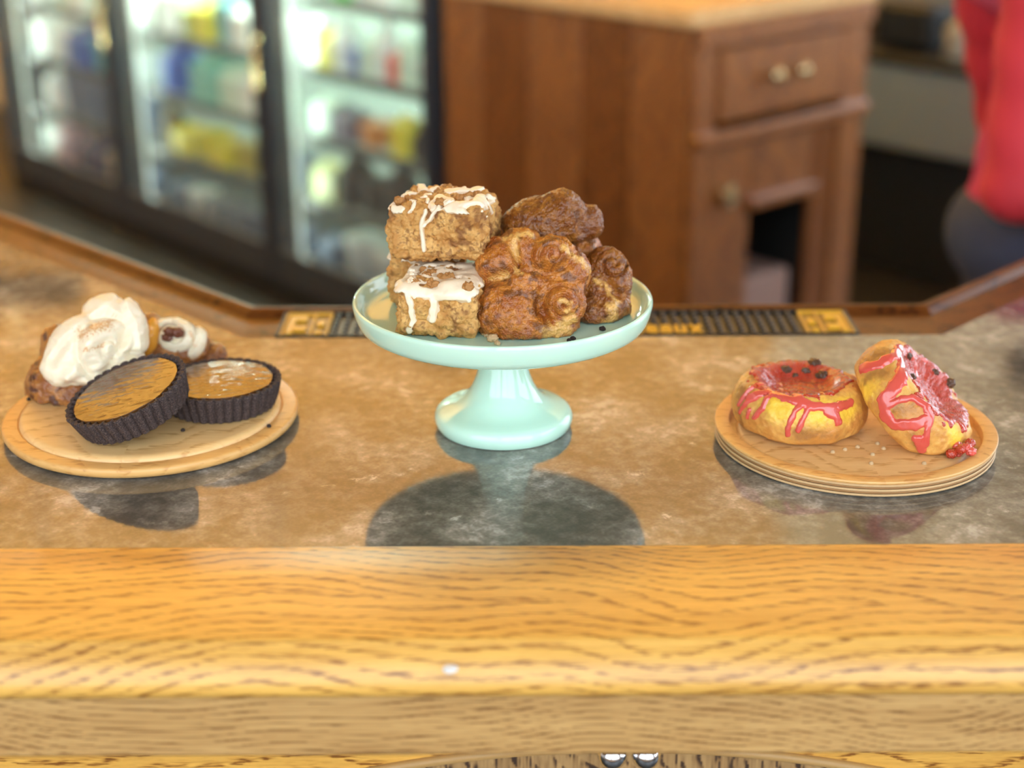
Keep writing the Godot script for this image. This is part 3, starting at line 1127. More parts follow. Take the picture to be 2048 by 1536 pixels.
func bar_mat() -> void:
	# rubber bar mat with rows of nubs, yellow emblems at both ends and yellow lettering along its near edge
	var x0 := -0.249
	var x1 := 0.366
	var z0 := -1.5085       # near edge
	var z1 := -1.588
	var y := T - 0.0068
	var o := thing("bar_mat", "black rubber bar mat with nubs and yellow emblems behind the cake stand", "bar mat", Vector3(0, 0, 0))
	obj("mat_base", box_mesh(Vector3(x0, y, z1), Vector3(x1, y + 0.004, z0), 0.001), M["black rubber"], o)
	var rim := new_st()
	add_box(rim, Vector3(x0, y + 0.004, z0 - 0.003), Vector3(x1, y + 0.0085, z0), 0.001)
	add_box(rim, Vector3(x0, y + 0.004, z1), Vector3(x1, y + 0.0085, z1 + 0.003), 0.001)
	add_box(rim, Vector3(x0, y + 0.004, z1 + 0.003), Vector3(x0 + 0.003, y + 0.0085, z0 - 0.003), 0.001)
	add_box(rim, Vector3(x1 - 0.003, y + 0.004, z1 + 0.003), Vector3(x1, y + 0.0085, z0 - 0.003), 0.001)
	obj("mat_rim", commit(rim), M["black rubber"], o)
	var nub := lathe([Vector2(0.0034, 0), Vector2(0.0030, 0.0036), Vector2(0.0024, 0.0043), Vector2(0.0001, 0.0045)], 10)
	var text_l := 0.126
	var text_r := 0.202
	for i in 44:
		var x := x0 + 0.060 + 0.0114 * i
		if x > x1 - 0.06:
			break
		for k in 6:
			var z := z0 - 0.009 - 0.0125 * k
			if x > text_l - 0.20 and x < text_r and k < 3:
				continue
			obj("nub", nub, M["black rubber"], o, Vector3(x, y + 0.004, z))
	for side in 2:
		var ex := x0 + 0.004 if side == 0 else x1 - 0.004
		var s := 1.0 if side == 0 else -1.0
		var em := Node3D.new()
		em.name = "emblem"
		o.add_child(em, true)
		var bit := func(called: String, u0: float, u1: float, v0: float, v1: float, h: float) -> void:
			var a := ex + s * u0
			var b := ex + s * u1
			obj(called, box_mesh(Vector3(minf(a, b), y + 0.004, z0 - 0.004 - v1), Vector3(maxf(a, b), y + 0.004 + h, z0 - 0.004 - v0), 0.0006), M["mustard rubber"] if called == "emblem_ground" else M["yellow rubber"], em)
		bit.call("emblem_ground", 0.0, 0.050, 0.0, 0.0725, 0.0012)
		bit.call("emblem_frame", 0.0, 0.050, 0.069, 0.0725, 0.0040)
		bit.call("emblem_frame", 0.0, 0.0025, 0.0, 0.069, 0.0040)
		bit.call("emblem_frame", 0.030, 0.0325, 0.0, 0.069, 0.0040)
		bit.call("emblem_frame", 0.0475, 0.050, 0.0, 0.069, 0.0040)
		bit.call("emblem_bar", 0.005, 0.0125, 0.004, 0.060, 0.0045)
		bit.call("emblem_bar", 0.0125, 0.026, 0.014, 0.028, 0.0045)
		bit.call("emblem_bar", 0.0125, 0.024, 0.046, 0.060, 0.0045)
		bit.call("emblem_bar", 0.036, 0.044, 0.005, 0.014, 0.0045)
		bit.call("emblem_bar", 0.036, 0.044, 0.030, 0.046, 0.0045)
	var text := TextMesh.new()
	text.text = "deaux"
	var font := SystemFont.new()
	font.font_names = PackedStringArray(["Droid Sans"])
	font.font_weight = 700
	text.font = font
	text.font_size = 32
	text.pixel_size = 0.001
	text.depth = 0.0
	text.depth = 0.004
	var size := text.get_aabb().size
	var w := text_r - text_l
	var sc := Vector3(w / maxf(size.x, 0.001), 0.036 / maxf(size.y, 0.001), 1.0)
	obj("lettering", text, M["yellow rubber"], o, Vector3((text_l + text_r) / 2.0, y + 0.0055, z0 - 0.022), Basis(Vector3.RIGHT, -PI / 2) * Basis.from_scale(sc))


# ---------------------------------------------------------------- cake stand and boards

const STAND := Vector3(-0.0078, T, -1.271)
const PLATE := T + 0.1075     # the plate's floor
const LEFT := Vector3(-0.3272, T, -1.2825)
const RIGHT_ := Vector3(0.3008, T, -1.235)


func cake_stand() -> void:
	var o := thing("cake_stand", "mint green glass cake stand on a flared foot, piled with buns and cakes", "cake stand", STAND)
	var foot := [Vector2(0.0, 0.006), Vector2(0.050, 0.004), Vector2(0.0565, 0.0002), Vector2(0.0592, 0.0008), Vector2(0.0610, 0.0035), Vector2(0.0622, 0.0080), Vector2(0.0618, 0.0120), Vector2(0.0600, 0.0150), Vector2(0.0565, 0.0172), Vector2(0.0500, 0.0192), Vector2(0.0430, 0.0220), Vector2(0.0370, 0.0260), Vector2(0.0315, 0.0320), Vector2(0.0272, 0.0400), Vector2(0.0238, 0.0490), Vector2(0.0212, 0.0590), Vector2(0.0190, 0.0700), Vector2(0.0178, 0.0800), Vector2(0.0178, 0.0900), Vector2(0.0190, 0.0960)]
	obj("pedestal", lathe(foot, 128), M["mint glass"], o)
	var plate := [Vector2(0.0, 0.0945), Vector2(0.030, 0.0945), Vector2(0.080, 0.0960), Vector2(0.112, 0.0980), Vector2(0.1220, 0.0995), Vector2(0.1258, 0.1020), Vector2(0.1280, 0.1060), Vector2(0.1300, 0.1120), Vector2(0.1312, 0.1180), Vector2(0.1312, 0.1202), Vector2(0.1304, 0.1216), Vector2(0.1290, 0.1222), Vector2(0.1275, 0.1216), Vector2(0.1265, 0.1200), Vector2(0.1250, 0.1155), Vector2(0.1228, 0.1110), Vector2(0.1195, 0.1085), Vector2(0.1150, 0.1075), Vector2(0.06, 0.1075), Vector2(0.0, 0.1075)]
	obj("plate", lathe(plate, 160), M["mint glass"], o)


func boards() -> void:
	var l := thing("round_board", "pale maple round board with a stepped edge, holding the chocolate tarts", "board", LEFT)
	obj("board_ring", lathe([Vector2(0.0, 0.0012), Vector2(0.1225, 0.0012), Vector2(0.1265, 0.0018), Vector2(0.1300, 0.0038), Vector2(0.1315, 0.0065), Vector2(0.1315, 0.0098), Vector2(0.1305, 0.0112), Vector2(0.1290, 0.0118), Vector2(0.1180, 0.0118), Vector2(0.1175, 0.0112), Vector2(0.1165, 0.0108)], 160), M["beech"], l)
	obj("board_top", lathe([Vector2(0.1166, 0.0106), Vector2(0.1160, 0.0130), Vector2(0.1145, 0.0148), Vector2(0.1120, 0.0158), Vector2(0.1090, 0.0160), Vector2(0.06, 0.0160), Vector2(0.0, 0.0160)], 160), M["maple"], l)
	var r := thing("round_board", "round plywood board with layered edge and raised rim, holding the berry pastries", "board", RIGHT_)
	obj("board_floor", lathe([Vector2(0.1085, 0.0068), Vector2(0.1030, 0.0068), Vector2(0.1022, 0.0072), Vector2(0.1010, 0.0088), Vector2(0.0990, 0.0098), Vector2(0.0960, 0.0100), Vector2(0.05, 0.0100), Vector2(0.0, 0.0100)], 160), M["maple"], r)
	var layer := 0.0021
	for k in 5:
		var y0 := 0.0012 + layer * k
		var bulge := 0.0004 if k % 2 == 0 else -0.0002
		obj("ply_layer", lathe([Vector2(0.1085, y0), Vector2(0.1200 + bulge, y0), Vector2(0.1206 + bulge, y0 + layer * 0.3), Vector2(0.1206 + bulge, y0 + layer * 0.7), Vector2(0.1200 + bulge, y0 + layer)], 160), M["pale ply"] if k % 2 == 0 else M["dark ply"], r)
	obj("board_base", lathe([Vector2(0.0, 0.0012), Vector2(0.1085, 0.0012), Vector2(0.1085, 0.0068)], 96), M["pale ply"], r)
	obj("rim_top", lathe([Vector2(0.1202, 0.0117), Vector2(0.1216, 0.0124), Vector2(0.1220, 0.0136), Vector2(0.1214, 0.0147), Vector2(0.1200, 0.0152), Vector2(0.1110, 0.0152), Vector2(0.1092, 0.0146), Vector2(0.1085, 0.0134), Vector2(0.1083, 0.0066)], 160), M["beech"], r)


# ---------------------------------------------------------------- baked goods

func mixc(a: Color, b: Color, t: float) -> Color:
	return a.lerp(b, clampf(t, 0.0, 1.0))


func lobes_field(list: Array, k: float, floor_y: float) -> Callable:       # list: [px, py, depth, rx, ry, rz]
	var c := PackedVector3Array()
	var r := PackedVector3Array()
	for q in list:
		c.append(at_d(q[0], q[1], q[2]))
		r.append(Vector3(q[3], q[4], q[5]))
	return func(p: Vector3) -> float:
		var d := 1.0
		for i in c.size():
			d = smin(d, ellipsoid(p - c[i], r[i]), k)
		return smax(d, floor_y - p.y, 0.004)


func swirl(p: Vector3, c: Vector3, u: Vector3, v: Vector3, radius: float, pitch: float, depth: float, turn := 0.0) -> float:
	var q := p - c
	if q.length() > radius * 1.4:
		return 0.0
	var x := q.dot(u)
	var y := q.dot(v)
	var rho := sqrt(x * x + y * y)
	var w := fposmod(rho / pitch - (atan2(y, x) + turn) / TAU, 1.0) - 0.5
	return depth * exp(-w * w / 0.022) * (1.0 - smoothstep(radius * 0.85, radius * 1.1, rho))


func crumb_cake(called: String, label: String, c: Vector3, half: Vector3, turn: Basis, strokes: Array, cover_top: float, seed_: float) -> void:
	var inv := turn.inverse()
	var f := func(p: Vector3) -> float:
		var q: Vector3 = inv * (p - c)
		var bulge := 1.0 + 0.07 * (1.0 - minf(pow(q.y / half.y, 2.0), 1.0))
		q.x /= bulge
		q.z /= bulge
		return round_box(q, half, 0.0085) + noise_a.get_noise_3dv(p * 28.0 + Vector3.ONE * seed_) * 0.004
	var s := star(c, f, 6, 0.09, func(p: Vector3, _d: Vector3) -> float:
		var lump := 0.5 - (noise_c.get_noise_3dv(p * 88.0 + Vector3.ONE * seed_) + 1.0)
		var small := 0.5 - (noise_c.get_noise_3dv(p * 210.0 + Vector3.ONE * seed_) + 1.0)
		return lump * 0.0062 + small * 0.0026 + noise_b.get_noise_3dv(p * 330.0) * 0.0007 - maxf(noise_a.get_noise_3dv(p * 60.0), 0.0) * 0.005)
	var light := Color(0.72, 0.42, 0.135)
	var mid := Color(0.50, 0.235, 0.055)
	var dark := Color(0.21, 0.072, 0.016)
	var o := thing(called, label, "cake", Vector3.ZERO, "crumb cakes on the cake stand")
	obj("crumb", coloured(s, func(p: Vector3, _n: Vector3) -> Color:
		var a := noise_b.get_noise_3dv(p * 60.0 + Vector3.ONE * seed_)
		var b := noise_a.get_noise_3dv(p * 190.0)
		var col := mixc(mid, light, 0.45 + a * 1.1 + b * 0.8)
		col = mixc(col, dark, smoothstep(0.10, 0.45, noise_a.get_noise_3dv(p * 38.0 + Vector3(3, 1, 2) * seed_) + b * 0.25) * 0.85)
		return mixc(col, dark, smoothstep(0.18, 0.5, b + a * 0.4) * 0.7)), M["crumb cake"], o)
	var lines := strokes.map(func(q): return stroke(q[1], f, q[0]))
	var glaze := coat(s, func(p: Vector3, n: Vector3) -> float:
		var m := in_strokes(lines, p)
		var up := (turn.y).dot(n)
		var q: Vector3 = inv * (p - c)
		if up > 0.2:
			var edge := smoothstep(half.y * 0.50, half.y * 0.78, q.y + noise_b.get_noise_3dv(p * 60.0) * 0.006)
			m = maxf(m, edge * clampf(cover_top + noise_b.get_noise_3dv(p * 48.0 + Vector3.ONE * seed_) * 1.6, 0.0, 1.0))
		return m, 0.0020, null, 0.0050)
	if glaze:
		obj("glaze", glaze, M["white glaze"], o)
	# lumps of streusel baked onto the top
	var r := RandomNumberGenerator.new()
	r.seed = int(seed_ * 100.0)
	for k in 16:
		var at: Vector3 = c + turn * Vector3(r.randf_range(-0.85, 0.85) * half.x, half.y - 0.0005, r.randf_range(-0.8, 0.9) * half.z)
		var size := r.randf_range(0.0030, 0.0056)
		var lump := star(at, func(p: Vector3) -> float: return ellipsoid(p - at, Vector3(size, size * 0.75, size * 0.9)) + noise_a.get_noise_3dv(p * 260.0) * size * 0.45, 3, size * 2.5)
		obj("streusel_lump", raw_mesh(lump.v, lump.n, lump.idx), M["white glaze"] if k % 4 == 0 else M["streusel"], o)


func bun(called: String, label: String, lobes: Array, k: float, floor_y: float, centre: Array, swirls: Array, pale: Array, level := 6, folds := [], baked := 1.0) -> void:       # baked: a darker bake has a browner crust all over
	var base := lobes_field(lobes, k, floor_y)
	var to_eye := (EYE - at_d(centre[0], centre[1], centre[2])).normalized()
	var u := Vector3.UP.cross(to_eye).normalized()
	var v := to_eye.cross(u)
	var sw := swirls.map(func(q): return [at_d(q[0], q[1], q[2]), q[3], q[4], q[5], q[6]])
	var cr := folds.map(func(q): return [q[0], q[1], q[2].map(func(a): return at_d(a[0], a[1], q[3]))])       # half width, depth and course of a fold modelled into the dough
	var f := func(p: Vector3) -> float:
		var d: float = base.call(p)
		for q in sw:
			d += swirl(p, q[0], u, v, q[1], q[2], q[3], q[4])
		for q in cr:
			var near := 1.0
			for i in q[2].size() - 1:
				near = minf(near, seg_dist(p, q[2][i], q[2][i + 1]))
			d += q[1] * exp(-near * near / (q[0] * q[0]))
		return d + noise_a.get_noise_3dv(p * 34.0) * 0.0025
	var s := star(at_d(centre[0], centre[1], centre[2]), f, level, 0.1, func(p: Vector3, _d: Vector3) -> float:
		return noise_b.get_noise_3dv(p * 110.0) * 0.0014 + noise_a.get_noise_3dv(p * 300.0) * 0.0009, 5)
	var pl := pale.map(func(q): return stroke(q[1], f, q[0]))
	var o := thing(called, label, "bun", Vector3.ZERO, "browned buns on the cake stand")
	obj("crust", coloured(s, func(p: Vector3, _n: Vector3) -> Color:
		var a := noise_a.get_noise_3dv(p * 42.0)
		var b := noise_b.get_noise_3dv(p * 150.0)
		var col := mixc(Color(0.33, 0.086, 0.010), Color(0.60, 0.22, 0.030), 0.42 + a * 0.9 + b * 0.6) * baked
		var c := noise_b.get_noise_3dv(p * 75.0 + Vector3(9, 2, 4))
		col = mixc(col, Color(0.13, 0.036, 0.009), smoothstep(0.04, 0.5, c + a * 0.6) * 0.8)
		return mixc(col, Color(0.80, 0.45, 0.12), smoothstep(0.1, 0.9, near_strokes(pl, p) + b * 0.5 + c * 0.2) * 0.9)), M["bun crust"], o)


func stand_pastries() -> void:
	crumb_cake("crumb_cake", "glazed crumb cake square resting on the plate with two thick icing drips", Vector3(-0.0580, PLATE + 0.0235, -1.2350), Vector3(0.0335, 0.0230, 0.0350), Basis(Vector3.UP, -0.16), [
		[9.0, [[865, 590], [866, 610], [866, 640], [868, 672], [875, 684]]], [8.0, [[815, 590], [822, 610], [826, 640], [818, 660]]], [6.0, [[930, 590], [938, 600]]], [14.0, [[830, 585], [880, 590], [935, 588]]]], 1.05, 2.0)
	crumb_cake("crumb_cake", "glazed crumb cake square lying on top of the others with a thin icing drip", at_d(888, 448, 1.272), Vector3(0.0405, 0.0255, 0.0330), Basis(Vector3.UP, -0.22) * Basis(Vector3.BACK, 0.05), [
		[5.0, [[855, 400], [850, 425], [842, 450], [845, 475], [848, 500]]], [4.5, [[895, 400], [875, 420], [860, 440], [848, 452]]], [4.0, [[830, 405], [825, 420], [818, 425]]], [6.0, [[960, 400], [975, 412], [982, 425]]]], 0.42, 5.0)
	crumb_cake("crumb_cake", "crumb cake square mostly hidden behind the two glazed ones", Vector3(-0.0745, PLATE + 0.0258, -1.304), Vector3(0.0300, 0.0255, 0.0270), Basis(Vector3.UP, -0.12), [], 0.3, 9.0)

	bun("morning_bun", "large golden brown bun leaning forward, showing two coiled knots", [
		[1066, 590, 1.245, 0.040, 0.038, 0.034], [1018, 625, 1.222, 0.031, 0.030, 0.028], [1000, 530, 1.242, 0.021, 0.024, 0.022], [1042, 505, 1.250, 0.020, 0.022, 0.022], [1103, 512, 1.238, 0.0205, 0.0175, 0.020], [1140, 548, 1.240, 0.018, 0.020, 0.022], [1048, 570, 1.222, 0.018, 0.015, 0.015], [1124, 608, 1.219, 0.0195, 0.0205, 0.018], [1095, 650, 1.222, 0.027, 0.018, 0.022], [1040, 655, 1.212, 0.026, 0.017, 0.020]],
		0.0032, PLATE + 0.0003, [1066, 588, 1.245], [[1128, 608, 1.200, 0.019, 0.0085, 0.0030, 0.4], [1106, 510, 1.220, 0.017, 0.0085, 0.0026, 2.0]],
		[[7.0, [[1030, 478], [1031, 510], [1034, 542]]], [6.0, [[985, 558], [1015, 548], [1040, 546]]], [8.0, [[1128, 492], [1160, 518], [1180, 552], [1172, 588]]], [12.0, [[1100, 668], [1130, 655], [1146, 635]]], [7.0, [[1010, 478], [1060, 466], [1095, 462]]], [5.0, [[1120, 600], [1138, 606], [1134, 622]]]], 6,
		[[0.0040, 0.0070, [[1112, 568], [1090, 582], [1080, 604], [1084, 630], [1096, 648]], 1.210], [0.0035, 0.0045, [[1030, 476], [1030, 510], [1036, 545]], 1.232], [0.004, 0.0045, [[970, 562], [1005, 553], [1040, 548], [1066, 545]], 1.222], [0.0035, 0.0050, [[1062, 540], [1085, 545], [1112, 540], [1140, 520]], 1.222], [0.0035, 0.0040, [[1060, 560], [1068, 590]], 1.208]])
	bun("morning_bun", "small dark bun with a coiled end, lying beside the large bun at the plate edge", [
		[1190, 585, 1.272, 0.024, 0.026, 0.026], [1212, 530, 1.276, 0.0185, 0.0165, 0.018], [1232, 565, 1.268, 0.0150, 0.0190, 0.018], [1196, 620, 1.252, 0.022, 0.017, 0.020], [1226, 612, 1.262, 0.016, 0.018, 0.018]],
		0.0032, PLATE + 0.0003, [1200, 582, 1.272], [[1226, 528, 1.258, 0.015, 0.008, 0.0030, 0.0]],
		[[8.0, [[1190, 560], [1215, 580], [1232, 600]]], [10.0, [[1222, 612], [1230, 630], [1215, 645]]]], 6,
		[[0.004, 0.005, [[1185, 550], [1210, 565], [1235, 590]], 1.252], [0.003, 0.004, [[1195, 590], [1205, 630]], 1.24]], 0.66)
	bun("morning_bun", "dark glossy round bun resting on top of the bun pile", [
		[1085, 448, 1.292, 0.0350, 0.0235, 0.030], [1118, 428, 1.290, 0.0235, 0.0205, 0.024], [1052, 456, 1.288, 0.0200, 0.0160, 0.020], [1178, 446, 1.296, 0.0125, 0.0155, 0.018], [1140, 455, 1.290, 0.0200, 0.0150, 0.020]],
		0.0035, 1.2335, [1100, 446, 1.292], [],
		[[6.0, [[1012, 468], [1030, 472], [1050, 474]]]], 6,
		[[0.004, 0.006, [[1146, 412], [1158, 435], [1162, 465]], 1.275]], 0.55)
	bun("morning_bun", "browned bun mostly hidden behind the large bun, under the top one", [
		[1120, 520, 1.318, 0.036, 0.026, 0.028], [1160, 505, 1.306, 0.020, 0.020, 0.020], [1075, 520, 1.310, 0.026, 0.024, 0.026]],
		0.006, PLATE + 0.0003, [1120, 525, 1.316], [], [], 5)


func tart(label: String, at: Vector3, turn: Basis) -> void:
	var o := thing("chocolate_tart", label, "tart", at, "chocolate tarts on the maple board")
	o.basis = turn * Basis.from_scale(Vector3.ONE * 1.05)
	var flutes := 38
	var shell := [Vector2(0.0, 0.0), Vector2(0.0430, 0.0), Vector2(0.0448, 0.0008), Vector2(0.0458, 0.0030), Vector2(0.0478, 0.0100), Vector2(0.0500, 0.0180), Vector2(0.0512, 0.0222), Vector2(0.0508, 0.0236), Vector2(0.0492, 0.0240), Vector2(0.0474, 0.0232), Vector2(0.0466, 0.0200), Vector2(0.0458, 0.0150), Vector2(0.0, 0.0140)]
	var wave := func(p: Vector2, a: float) -> float:
		if p.x < 0.0435 or p.y > 0.0139 and p.x < 0.0460:
			return p.x
		return p.x + 0.0036 * (pow(absf(cos(a * flutes * 0.5)), 0.6) - 0.6) + 0.0006 * noise_b.get_noise_2d(a * 9.0, p.y * 900.0 + at.x * 50.0)
	obj("shell", lathe(shell, flutes * 8, 0.8, wave), M["cocoa shell"], o)
	# the glazed filling, slightly domed and rippled where it was spread
	var v := PackedVector3Array()
	var idx := PackedInt32Array()
	var rings := 56
	var seg := 160
	for i in rings + 1:
		var t := float(i) / rings
		for s in seg:
			var a := TAU * s / seg
			var edge := 0.0452 + 0.0010 * noise_b.get_noise_2d(cos(a) * 2.0 + at.x * 9.0, sin(a) * 2.0)
			var r := edge * minf(t * 1.06, 1.0)
			var p := Vector3(r * cos(a), 0, r * sin(a))
			var w := p.rotated(Vector3.UP, 0.5 + at.x)
			p.y = 0.0232 + 0.0012 * (1.0 - t * t) - (0.0075 * smoothstep(0.945, 1.0, t))
			p.y += (0.00030 * noise_a.get_noise_2d(w.x * 45.0 + at.x * 40.0, w.z * 170.0) + 0.00010 * noise_b.get_noise_2d(w.x * 120.0, w.z * 330.0)) * (1.0 - smoothstep(0.93, 1.0, t))
			v.append(p)
	for i in rings:
		for s in seg:
			var n := (s + 1) % seg
			var a := i * seg + s
			var b := i * seg + n
			idx.append_array([a, b + seg, a + seg, a, b, b + seg])
	var nor := mesh_normals(v, idx)
	if nor[rings / 2 * seg].y < 0.0:
		for i in range(0, idx.size(), 3):
			var s := idx[i + 1]
			idx[i + 1] = idx[i + 2]
			idx[i + 2] = s
		nor = mesh_normals(v, idx)
	obj("chocolate_filling", raw_mesh(v, nor, idx), M["chocolate glaze"], o)


func iced_roll(called: String, label: String, body: Array, k: float, floor_y: float, centre: Array, icing: Array, ki: float, icing_centre: Array, swirl_at: Array, spice: Array, group: String, creases := []) -> void:
	var fb0 := lobes_field(body, k, floor_y)
	var fb := func(p: Vector3) -> float: return fb0.call(p) + noise_a.get_noise_3dv(p * 40.0) * 0.003
	var o := thing(called, label, "roll", Vector3.ZERO, group)
	var s := star(at_d(centre[0], centre[1], centre[2]), fb, 6, 0.1, func(p: Vector3, _d: Vector3) -> float: return noise_b.get_noise_3dv(p * 160.0) * 0.0010)
	obj("dough", coloured(s, func(p: Vector3, _n: Vector3) -> Color:
		var a := noise_a.get_noise_3dv(p * 45.0)
		var b := noise_b.get_noise_3dv(p * 140.0)
		return mixc(mixc(Color(0.27, 0.085, 0.018), Color(0.50, 0.21, 0.045), 0.35 + a + b * 0.4), Color(0.10, 0.03, 0.012), smoothstep(0.2, 0.5, noise_b.get_noise_3dv(p * 55.0)))), M["bun crust"], o)
	if icing.is_empty():
		return
	var fi0 := lobes_field(icing, ki, floor_y + 0.012)
	var to_eye := (EYE - at_d(icing_centre[0], icing_centre[1], icing_centre[2])).normalized()
	var u := Vector3.UP.cross(to_eye).normalized()
	var w := to_eye.cross(u)
	var sw := swirl_at.map(func(q): return [at_d(q[0], q[1], q[2]), q[3], q[4], q[5], q[6]])
	var cr := creases.map(func(q): return [q[0], q[1], q[2].map(func(a): return at_d(a[0], a[1], q[3]) * Vector3(1, 1, 0))])   # half width, depth, course where a spatula was drawn through
	var fi := func(p: Vector3) -> float:
		var d: float = fi0.call(p)
		for q in sw:
			d += swirl(p, q[0], u, w, q[1], q[2], q[3], q[4])
		for q in cr:
			var flat := Vector3(p.x, p.y, 0)
			var near := 1.0
			for i in q[2].size() - 1:
				near = minf(near, seg_dist(flat, q[2][i], q[2][i + 1]))
			d += q[1] * exp(-near * near / (q[0] * q[0]))
		return d + noise_a.get_noise_3dv(p * 24.0 + Vector3(4, 0, 0)) * 0.003
	var si := star(at_d(icing_centre[0], icing_centre[1], icing_centre[2]), fi, 6, 0.1, func(p: Vector3, _d: Vector3) -> float: return noise_b.get_noise_3dv(Vector3(p.x * 60.0, p.y * 120.0, p.z * 60.0)) * 0.0008, 5)
	var sp := spice.map(func(q): return stroke(q[1], fi, q[0]))
	obj("frosting", coloured(si, func(p: Vector3, _n: Vector3) -> Color:
		var b := noise_b.get_noise_3dv(p * 420.0)
		var g := in_strokes(sp, p)
		return mixc(Color(1, 1, 1), Color(0.70, 0.36, 0.10), smoothstep(0.35, 1.0, g + b * 0.9 - 0.15) * 0.75)), M["cream frosting"], o)


func left_pastries() -> void:
	var top := T + 0.016
	# tarts: one flat on the board, one leaning on it
	tart("chocolate tart lying flat on the maple board, glossy fluted", Vector3(-0.2635, top + 0.0005, -1.2830), Basis(Vector3.UP, 0.4))
	var lean := Basis(Vector3.RIGHT, 0.17) * Basis(Vector3.BACK, 0.30)
	tart("chocolate tart leaning on the rim of the other tart", at_h(274, 824, top + 0.0168), lean)
	var fl := "iced rolls behind the chocolate tarts"
	iced_roll("frosted_roll", "cinnamon roll buried under a tall swirl of cream frosting", [
		[165, 775, 1.318, 0.046, 0.026, 0.042], [120, 765, 1.312, 0.030, 0.026, 0.030], [190, 730, 1.335, 0.040, 0.036, 0.034], [118, 690, 1.335, 0.016, 0.020, 0.018]], 0.010, top + 0.0003, [165, 762, 1.318],
		[[178, 700, 1.300, 0.036, 0.034, 0.026], [225, 650, 1.322, 0.026, 0.028, 0.024], [205, 622, 1.332, 0.018, 0.013, 0.016], [130, 735, 1.290, 0.021, 0.017, 0.018], [262, 690, 1.312, 0.014, 0.026, 0.016], [175, 750, 1.285, 0.024, 0.009, 0.014], [250, 645, 1.318, 0.014, 0.022, 0.014], [235, 725, 1.298, 0.020, 0.013, 0.014]], 0.009, [190, 695, 1.312],
		[[225, 690, 1.292, 0.042, 0.022, 0.0040, 2.6]], [[16.0, [[165, 668], [185, 655], [215, 645]]], [8.0, [[195, 648], [225, 640]]], [6.0, [[170, 700], [205, 690]]]], fl,
		[[0.0035, 0.0050, [[228, 612], [246, 632], [252, 655], [246, 680], [232, 705], [222, 730]], 1.30], [0.004, 0.0035, [[112, 715], [135, 680], [170, 650], [200, 640]], 1.29], [0.006, -0.0040, [[150, 740], [175, 700], [190, 670]], 1.29], [0.003, 0.0035, [[245, 700], [265, 705], [285, 715]], 1.30], [0.005, -0.0040, [[258, 625], [275, 655], [284, 690]], 1.31], [0.004, 0.003, [[140, 765], [190, 745], [240, 735]], 1.28]])
	iced_roll("iced_roll", "flat cinnamon roll with white icing coil and a nutty centre", [
		[335, 690, 1.372, 0.040, 0.022, 0.030], [300, 680, 1.372, 0.020, 0.026, 0.020]], 0.010, top + 0.0003, [335, 690, 1.372],
		[[345, 680, 1.358, 0.033, 0.020, 0.016], [385, 690, 1.362, 0.012, 0.017, 0.014], [330, 655, 1.372, 0.024, 0.010, 0.014]], 0.006, [345, 680, 1.362],
		[[345, 672, 1.345, 0.034, 0.013, 0.0050, 1.0]], [[5.0, [[380, 665], [390, 690]]]], fl)
	var nut := at_d(344, 667, 1.343)
	var coil: Node3D = get_node("iced_roll")
	for k in 5:
		var c := nut + Vector3(0.006 * cos(k * 1.9), 0.004 * sin(k * 2.3), 0.0015 * (k % 2))
		var s := star(c, func(p: Vector3) -> float: return ellipsoid(p - c, Vector3(0.0055, 0.0040, 0.0040)) + noise_a.get_noise_3dv(p * 260.0) * 0.0014, 3, 0.012)
		obj("nut_piece", raw_mesh(s.v, s.n, s.idx), M["nut"], coil)
	var ac := at_d(300, 675, 1.348)
	var sa := star(ac, func(p: Vector3) -> float:
		var q := (p - ac).rotated(Vector3.BACK, 0.25)
		return ellipsoid(q, Vector3(0.0085, 0.0200, 0.0100)) + noise_a.get_noise_3dv(p * 60.0) * 0.001, 4, 0.04)
	obj("apricot_slice", raw_mesh(sa.v, sa.n, sa.idx), M["apricot"], coil)
	iced_roll("iced_roll", "end of a small nut roll peeping out behind the flat tart", [
		[418, 706, 1.385, 0.014, 0.011, 0.016], [436, 708, 1.385, 0.009, 0.010, 0.012]], 0.004, top + 0.0003, [424, 708, 1.385], [], 0.005, [], [], [], fl)


